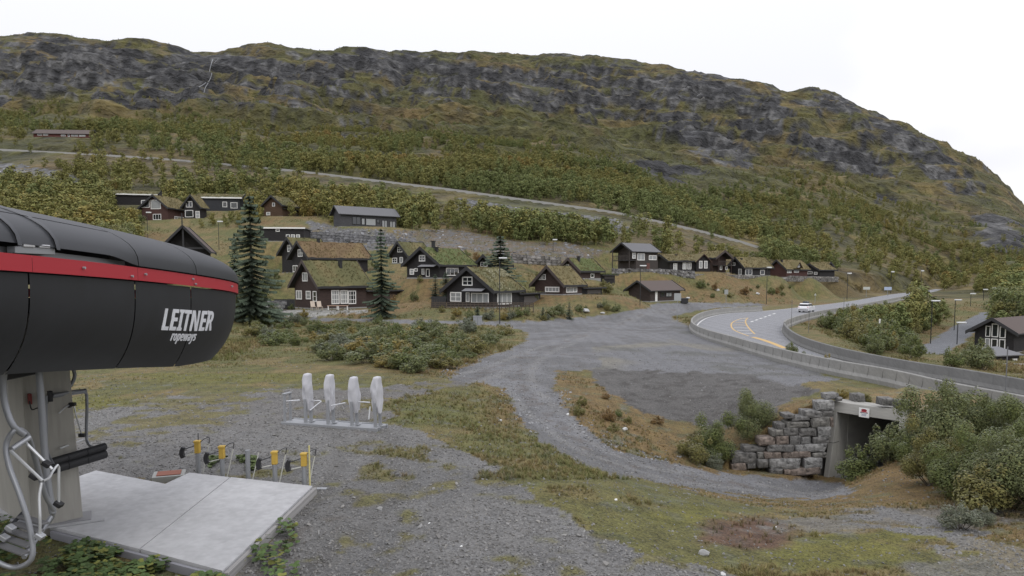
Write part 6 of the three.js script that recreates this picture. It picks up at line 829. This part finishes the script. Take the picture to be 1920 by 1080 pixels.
// ------------------------------------------------------------------ loose stones, grass, ground cover
{
  const rr = rng(101), M = new THREE.Matrix4(), Q = new THREE.Quaternion(), E = new THREE.Euler(), C = new THREE.Color(), inst = (name, geo, mat, items, label, category) => { const im = new THREE.InstancedMesh(geo, mat, items.length); items.forEach((it, k) => { M.compose(it.p, Q.setFromEuler(E.set(it.rx ?? 0, it.ry, it.rz ?? 0)), it.s); im.setMatrixAt(k, M); im.setColorAt(k, C.setRGB(...it.c)); }); im.name = numbered(name); im.userData = { kind: 'stuff', label, category }; im.castShadow = im.receiveShadow = true; scene.add(im); };
  const stoneGeo = s => { const r2 = rng(s), P = []; for (let k = 0; k < 11; k++) { const a = r2() * 2 - 1, b = r2() * 6.28, q = Math.sqrt(1 - a * a), m = .75 + .3 * r2(); P.push(new THREE.Vector3(q * Math.cos(b) * m, a * .7 * m, q * Math.sin(b) * m)); } return norm(new ConvexGeometry(P)); };
  const stoneMat = new THREE.MeshStandardMaterial({ roughness: .92 }), sg = [stoneGeo(1), stoneGeo(2), stoneGeo(3)];
  const bladeMat = new THREE.MeshStandardMaterial({ vertexColors: true, roughness: .9, side: THREE.DoubleSide });
  const tuft = (s, n, w, lean) => { const r2 = rng(s), o = [], cs = []; for (let k = 0; k < n; k++) { const a = r2() * 6.28, b = r2() * 6.28, bx = Math.cos(b) * .22 * r2(), bz = Math.sin(b) * .22 * r2(), ln = lean * (.3 + r2()), hh = .55 + .5 * r2(), pa = a + 1.57, wx = Math.cos(pa) * w, wz = Math.sin(pa) * w, mx = bx + Math.cos(a) * ln * .4, mz = bz + Math.sin(a) * ln * .4, tx = bx + Math.cos(a) * ln, tz = bz + Math.sin(a) * ln; quad(o, [bx - wx, -.05, bz - wz], [bx + wx, -.05, bz + wz], [mx + wx * .8, hh * .6, mz + wz * .8], [mx - wx * .8, hh * .6, mz - wz * .8]); o.push(mx - wx * .8, hh * .6, mz - wz * .8, mx + wx * .8, hh * .6, mz + wz * .8, tx, hh, tz); const v = .7 + .6 * r2(); for (let i = 0; i < 9; i++) cs.push(v, v, v * .95); } return triG(o, cs); };
  const tufts = [tuft(1, 16, .02, .5), tuft(2, 20, .018, .75), tuft(3, 14, .026, .6)];
  const stones = [[], [], []], grass = [[], [], []], scree = [[], [], []];
  // loose gravel
  for (let k = 0; k < 150000; k++) { const c = lerp(-250, 2150, rr()), d = Math.exp(lerp(Math.log(8), Math.log(60), rr())), X = (c - CX) / F * d, z = zoneAt(X, -d); let pr = z[0] === 'gravel_lot' ? .9 : z[0] === 'gravel_track' ? .55 : z[0] === 'dirt_bank' ? .35 : .1; if (rr() > pr) continue; const big = rr() < .006, s = big ? .03 + .05 * rr() : (.012 + .03 * rr() ** 2) * (d < 20 ? 1 : 1.25), v = big ? .14 + .16 * rr() : .12 + .13 * rr(), t = rr(); stones[k % 3].push({ p: new THREE.Vector3(X, gridH(X, -d) + s * .25, -d), rx: rr() * .6, ry: rr() * 6.28, rz: rr() * .6, s: new THREE.Vector3(s * (.8 + .6 * rr()), s * .8, s), c: [v * (1 + .05 * t), v, v * (.99 - .07 * t)] }); }
  // pale stones along the track edges and dirt bank
  for (let i = 1; i < 9; i++) { }
  const edge = [[1045, 745], [1060, 770], [1090, 800], [1120, 822], [1150, 838], [1200, 855], [1250, 868], [960, 740], [985, 775], [1003, 800], [850, 700], [880, 685], [905, 672]];
  for (let k = 0; k < 900; k++) { const a = edge[Math.floor(rr() * edge.length)], x = a[0] + (rr() - .5) * 50, y = a[1] + (rr() - .5) * 26, p = G(x, y, 15, 70), s = .025 + .06 * rr() ** 3, v = .16 + .16 * rr(); stones[k % 3].push({ p: p.setY(p.y + s * .3), ry: rr() * 6, s: new THREE.Vector3(s, s * .8, s), c: [v, v, v * 1.02] }); }
  stones.forEach((L, i) => inst('loose_gravel', sg[i], stoneMat, L, 'loose grey gravel on the lot and track', 'gravel'));
  // scree and rubble on the slope
  for (const [P, n, s0, s1] of [[SCREE, 2600, .25, 1.0], [SCREE2, 900, .3, 1.2], [RUBBLE, 800, .12, .7], [TERR, 900, .2, .6]]) for (let k = 0; k < n; k++) { const x = lerp(Math.max(-300, Math.min(...P.map(p => p[0]))), Math.max(...P.map(p => p[0])), rr()), y = lerp(Math.min(...P.map(p => p[1])), Math.max(...P.map(p => p[1])), rr()); if (!inPoly(P, x, y)) continue; const p = G(x, y, 120, 330), s = lerp(s0, s1, rr() ** 3), v = .1 + .12 * rr() + (rr() < .06 ? .2 : 0); if (!offRoad(p, .5)) continue; scree[k % 3].push({ p, rx: rr(), ry: rr() * 6, s: new THREE.Vector3(s * (.8 + .6 * rr()), s * .75, s), c: [v, v, v * 1.03] }); }
  scree.forEach((L, i) => inst('scree', sg[i], stoneMat, L, 'grey scree and rubble on the slope', 'scree'));
  // grass
  for (let k = 0; k < 210000; k++) {
    const c = lerp(-450, 2350, rr()), d = Math.exp(lerp(Math.log(8), Math.log(230), rr())), X = (c - CX) / F * d, z = zoneAt(X, -d), Z = -d; let pr = z[0] === 'meadow' ? .75 : z[0] === 'gravel_lot' ? .012 : z[0] === 'dirt_bank' ? .02 : .006; const [px, py] = pix(X, gridH(X, Z), Z);
    if (ell(px, py, 1400, 1000, 120, 45) > 0) pr *= .1; const moss = z[1][1] > z[1][0] * .88 && py > 900; if (moss) pr *= .45; if (px < 620 && py > 690 && d < 60) pr *= .35;
    if (rr() > pr || !offRoad({ x: X, z: Z }, -.6)) continue; if (d > 90 && HOUSES.some(h => Math.hypot(X - h.mid.x, Z - h.mid.z) < Math.min(h.Wd, h.L) * .5)) continue;
    const [tu, tv] = tunnelAt(X, Z); if (tu > -.1 && tu < PT.wid + .1 && tv > -3.5 && tv < 13) continue; if (d > 11 && d < 17.6 && X < -4.2 && X > -11) continue;
    const tall = fbm(X * .25 + 30, Z * .25, 3), h = (moss ? .06 : z[0] === 'meadow' ? .06 + .3 * sm(.35, .7, tall) * (.3 + .7 * rr()) : .08) * (d < 45 ? .52 : 1) * (d > 45 ? 1.2 : 1) * (px < 700 && py > 690 ? .6 : 1), n = rr(), tone = mix3(z[1], n < .25 ? [.2, .16, .08] : n < .45 ? [.19, .12, .06] : n < .85 ? [.11, .12, .035] : [.085, .1, .03], .45), v = .95 + .45 * rr();
    grass[k % 3].push({ p: new THREE.Vector3(X, gridH(X, Z), Z), ry: rr() * 6.28, rx: (rr() - .5) * .3, s: new THREE.Vector3(h * 1.3, h, h * 1.3), c: tone.map(q => q * v) });
  }
  grass.forEach((L, i) => inst('rough_grass', tufts[i], bladeMat, L, 'rough autumn grass on verges and meadow', 'grass'));
  // broad-leaved ground cover in front of the platform
  const leafG = (() => { const o = [], n = 9; for (let k = 0; k < n; k++) { const a = k / n * 6.28, b = (k + 1) / n * 6.28, f = q => (q > 5.6 || q < .6) ? .45 : 1; o.push(0, 0, 0, Math.cos(a) * f(a), .12 * Math.sin(3 * a), Math.sin(a) * f(a), Math.cos(b) * f(b), .12 * Math.sin(3 * b), Math.sin(b) * f(b)); } return triG(o); })(), cover = [];
  for (let k = 0; k < 9000; k++) { const x = lerp(-80, 560, rr()), y = lerp(985, 1130, rr()); const q = onPlane(x, y, 0); if (inPoly(PLAT.map(p => [p.x, p.z]), q.x, q.z - .08) || inPoly(PLAT.map(p => [p.x, p.z]), q.x, q.z)) continue; if (x > 420 && rr() < .75) continue; if (x < 100 && y < 1035 && rr() < .6) continue; if (fbm(q.x * 1.1, q.z * 1.1, 3) < .4) continue; const s = .03 + .05 * rr(), v = .7 + .6 * rr(), yel = rr() < .25; cover.push({ p: new THREE.Vector3(q.x, gridH(q.x, q.z) + .06 + .16 * rr(), q.z), rx: (rr() - .5) * .7, rz: (rr() - .5) * .7, ry: rr() * 6.28, s: new THREE.Vector3(s, s, s), c: yel ? [.17 * v, .18 * v, .04 * v] : [.075 * v, .12 * v, .035 * v] }); }
  for (let k = 0; k < 1400; k++) { const x = lerp(380, 470, rr()), y = lerp(876, 900, rr()), q = onPlane(x, y - 4, 0), s = .025 + .035 * rr(), v = .7 + .6 * rr(); if (fbm(q.x * 2, q.z * 2, 2) < .5) continue; cover.push({ p: new THREE.Vector3(q.x, gridH(q.x, q.z) + .04 + .1 * rr(), q.z - .4), rx: rr() - .5, rz: rr() - .5, ry: rr() * 6.28, s: new THREE.Vector3(s, s, s), c: [.09 * v, .12 * v, .04 * v] }); }
  inst('ground_cover', leafG, leafPlain(1, 1, 1), cover, 'broad green leaves growing round the platform foot', 'ground cover');
}
// scattered boulders one can tell apart
{
  const rr = rng(303); const bl = (x, y, w, label, tone = .3) => { const p = G(x, y, 9, 200), s = w * -p.z / F / 2, P = []; for (let k = 0; k < 16; k++) { const a = rr() * 2 - 1, b = rr() * 6.28, q = Math.sqrt(1 - a * a); P.push(new THREE.Vector3(q * Math.cos(b) * s * (.8 + .3 * rr()), a * s * .65, q * Math.sin(b) * s * .9)); } const g = new ConvexGeometry(P); g.translate(p.x, p.y + s * .25, p.z); single('boulder', g, std(tone, tone, tone * .98, .95, { map: grain(rockTile, 1) }), label, 'boulder'); };
  bl(1172, 806, 12, 'round pale boulder on the grass inside the curved track', .33); bl(1097, 586, 18, 'pale rock on the verge beside the small spruce', .28); bl(1155, 938, 8, 'white stone at the edge of the track toward the underpass', .5); bl(1065, 778, 8, 'small white stone at the inner track edge', .45); bl(938, 790, 9, 'pale stone on the grass wedge', .3); bl(1320, 1040, 24, 'flat pale slab at the edge of the red soil', .2); bl(865, 1025, 7, 'white pebble lying on the gravel lot', .55); bl(805, 982, 6, 'small white pebble farther out on the gravel lot', .5); bl(1355, 1078, 14, 'pale stone beside the red soil at the lot edge', .35); bl(1455, 990, 7, 'white chip in the red soil', .5);
  const im = [[1290, 560], [1345, 545], [1420, 552], [1130, 588]]; im.forEach(([x, y], i) => bl(x, y, 9, ['pale rock low on the ochre bank above the shed', 'pale rock half way up the ochre bank', 'pale rock on the ochre bank near the tall lamp', 'pale rock on the verge by the junction'][i], .3));
}
// waterfall in the notch of the cliffs
{
  const strands = [[[402, 113], [399, 122], [396, 134], [400, 141], [397, 150], [388, 158], [376, 166]], [[397, 150], [392, 160], [388, 168], [386, 176]], [[412, 112], [406, 118], [402, 126]]];
  strands.forEach((L, i) => { const pts = L.map(([x, y]) => { const p = G(x, y, 400, 1200), r = ray(x, y), q = p.clone().add(new THREE.Vector3(0, 0, 4)); return q; }); single('waterfall', tubeG(pts, i ? .25 : .4, 60, 5), std(.19, .195, .205, .5), ['thin white waterfall in the notch of the cliffs', 'lower right strand of the waterfall', 'top strand of the waterfall at the ridge notch'][i], 'waterfall'); });
}

renderer.render(scene, camera);
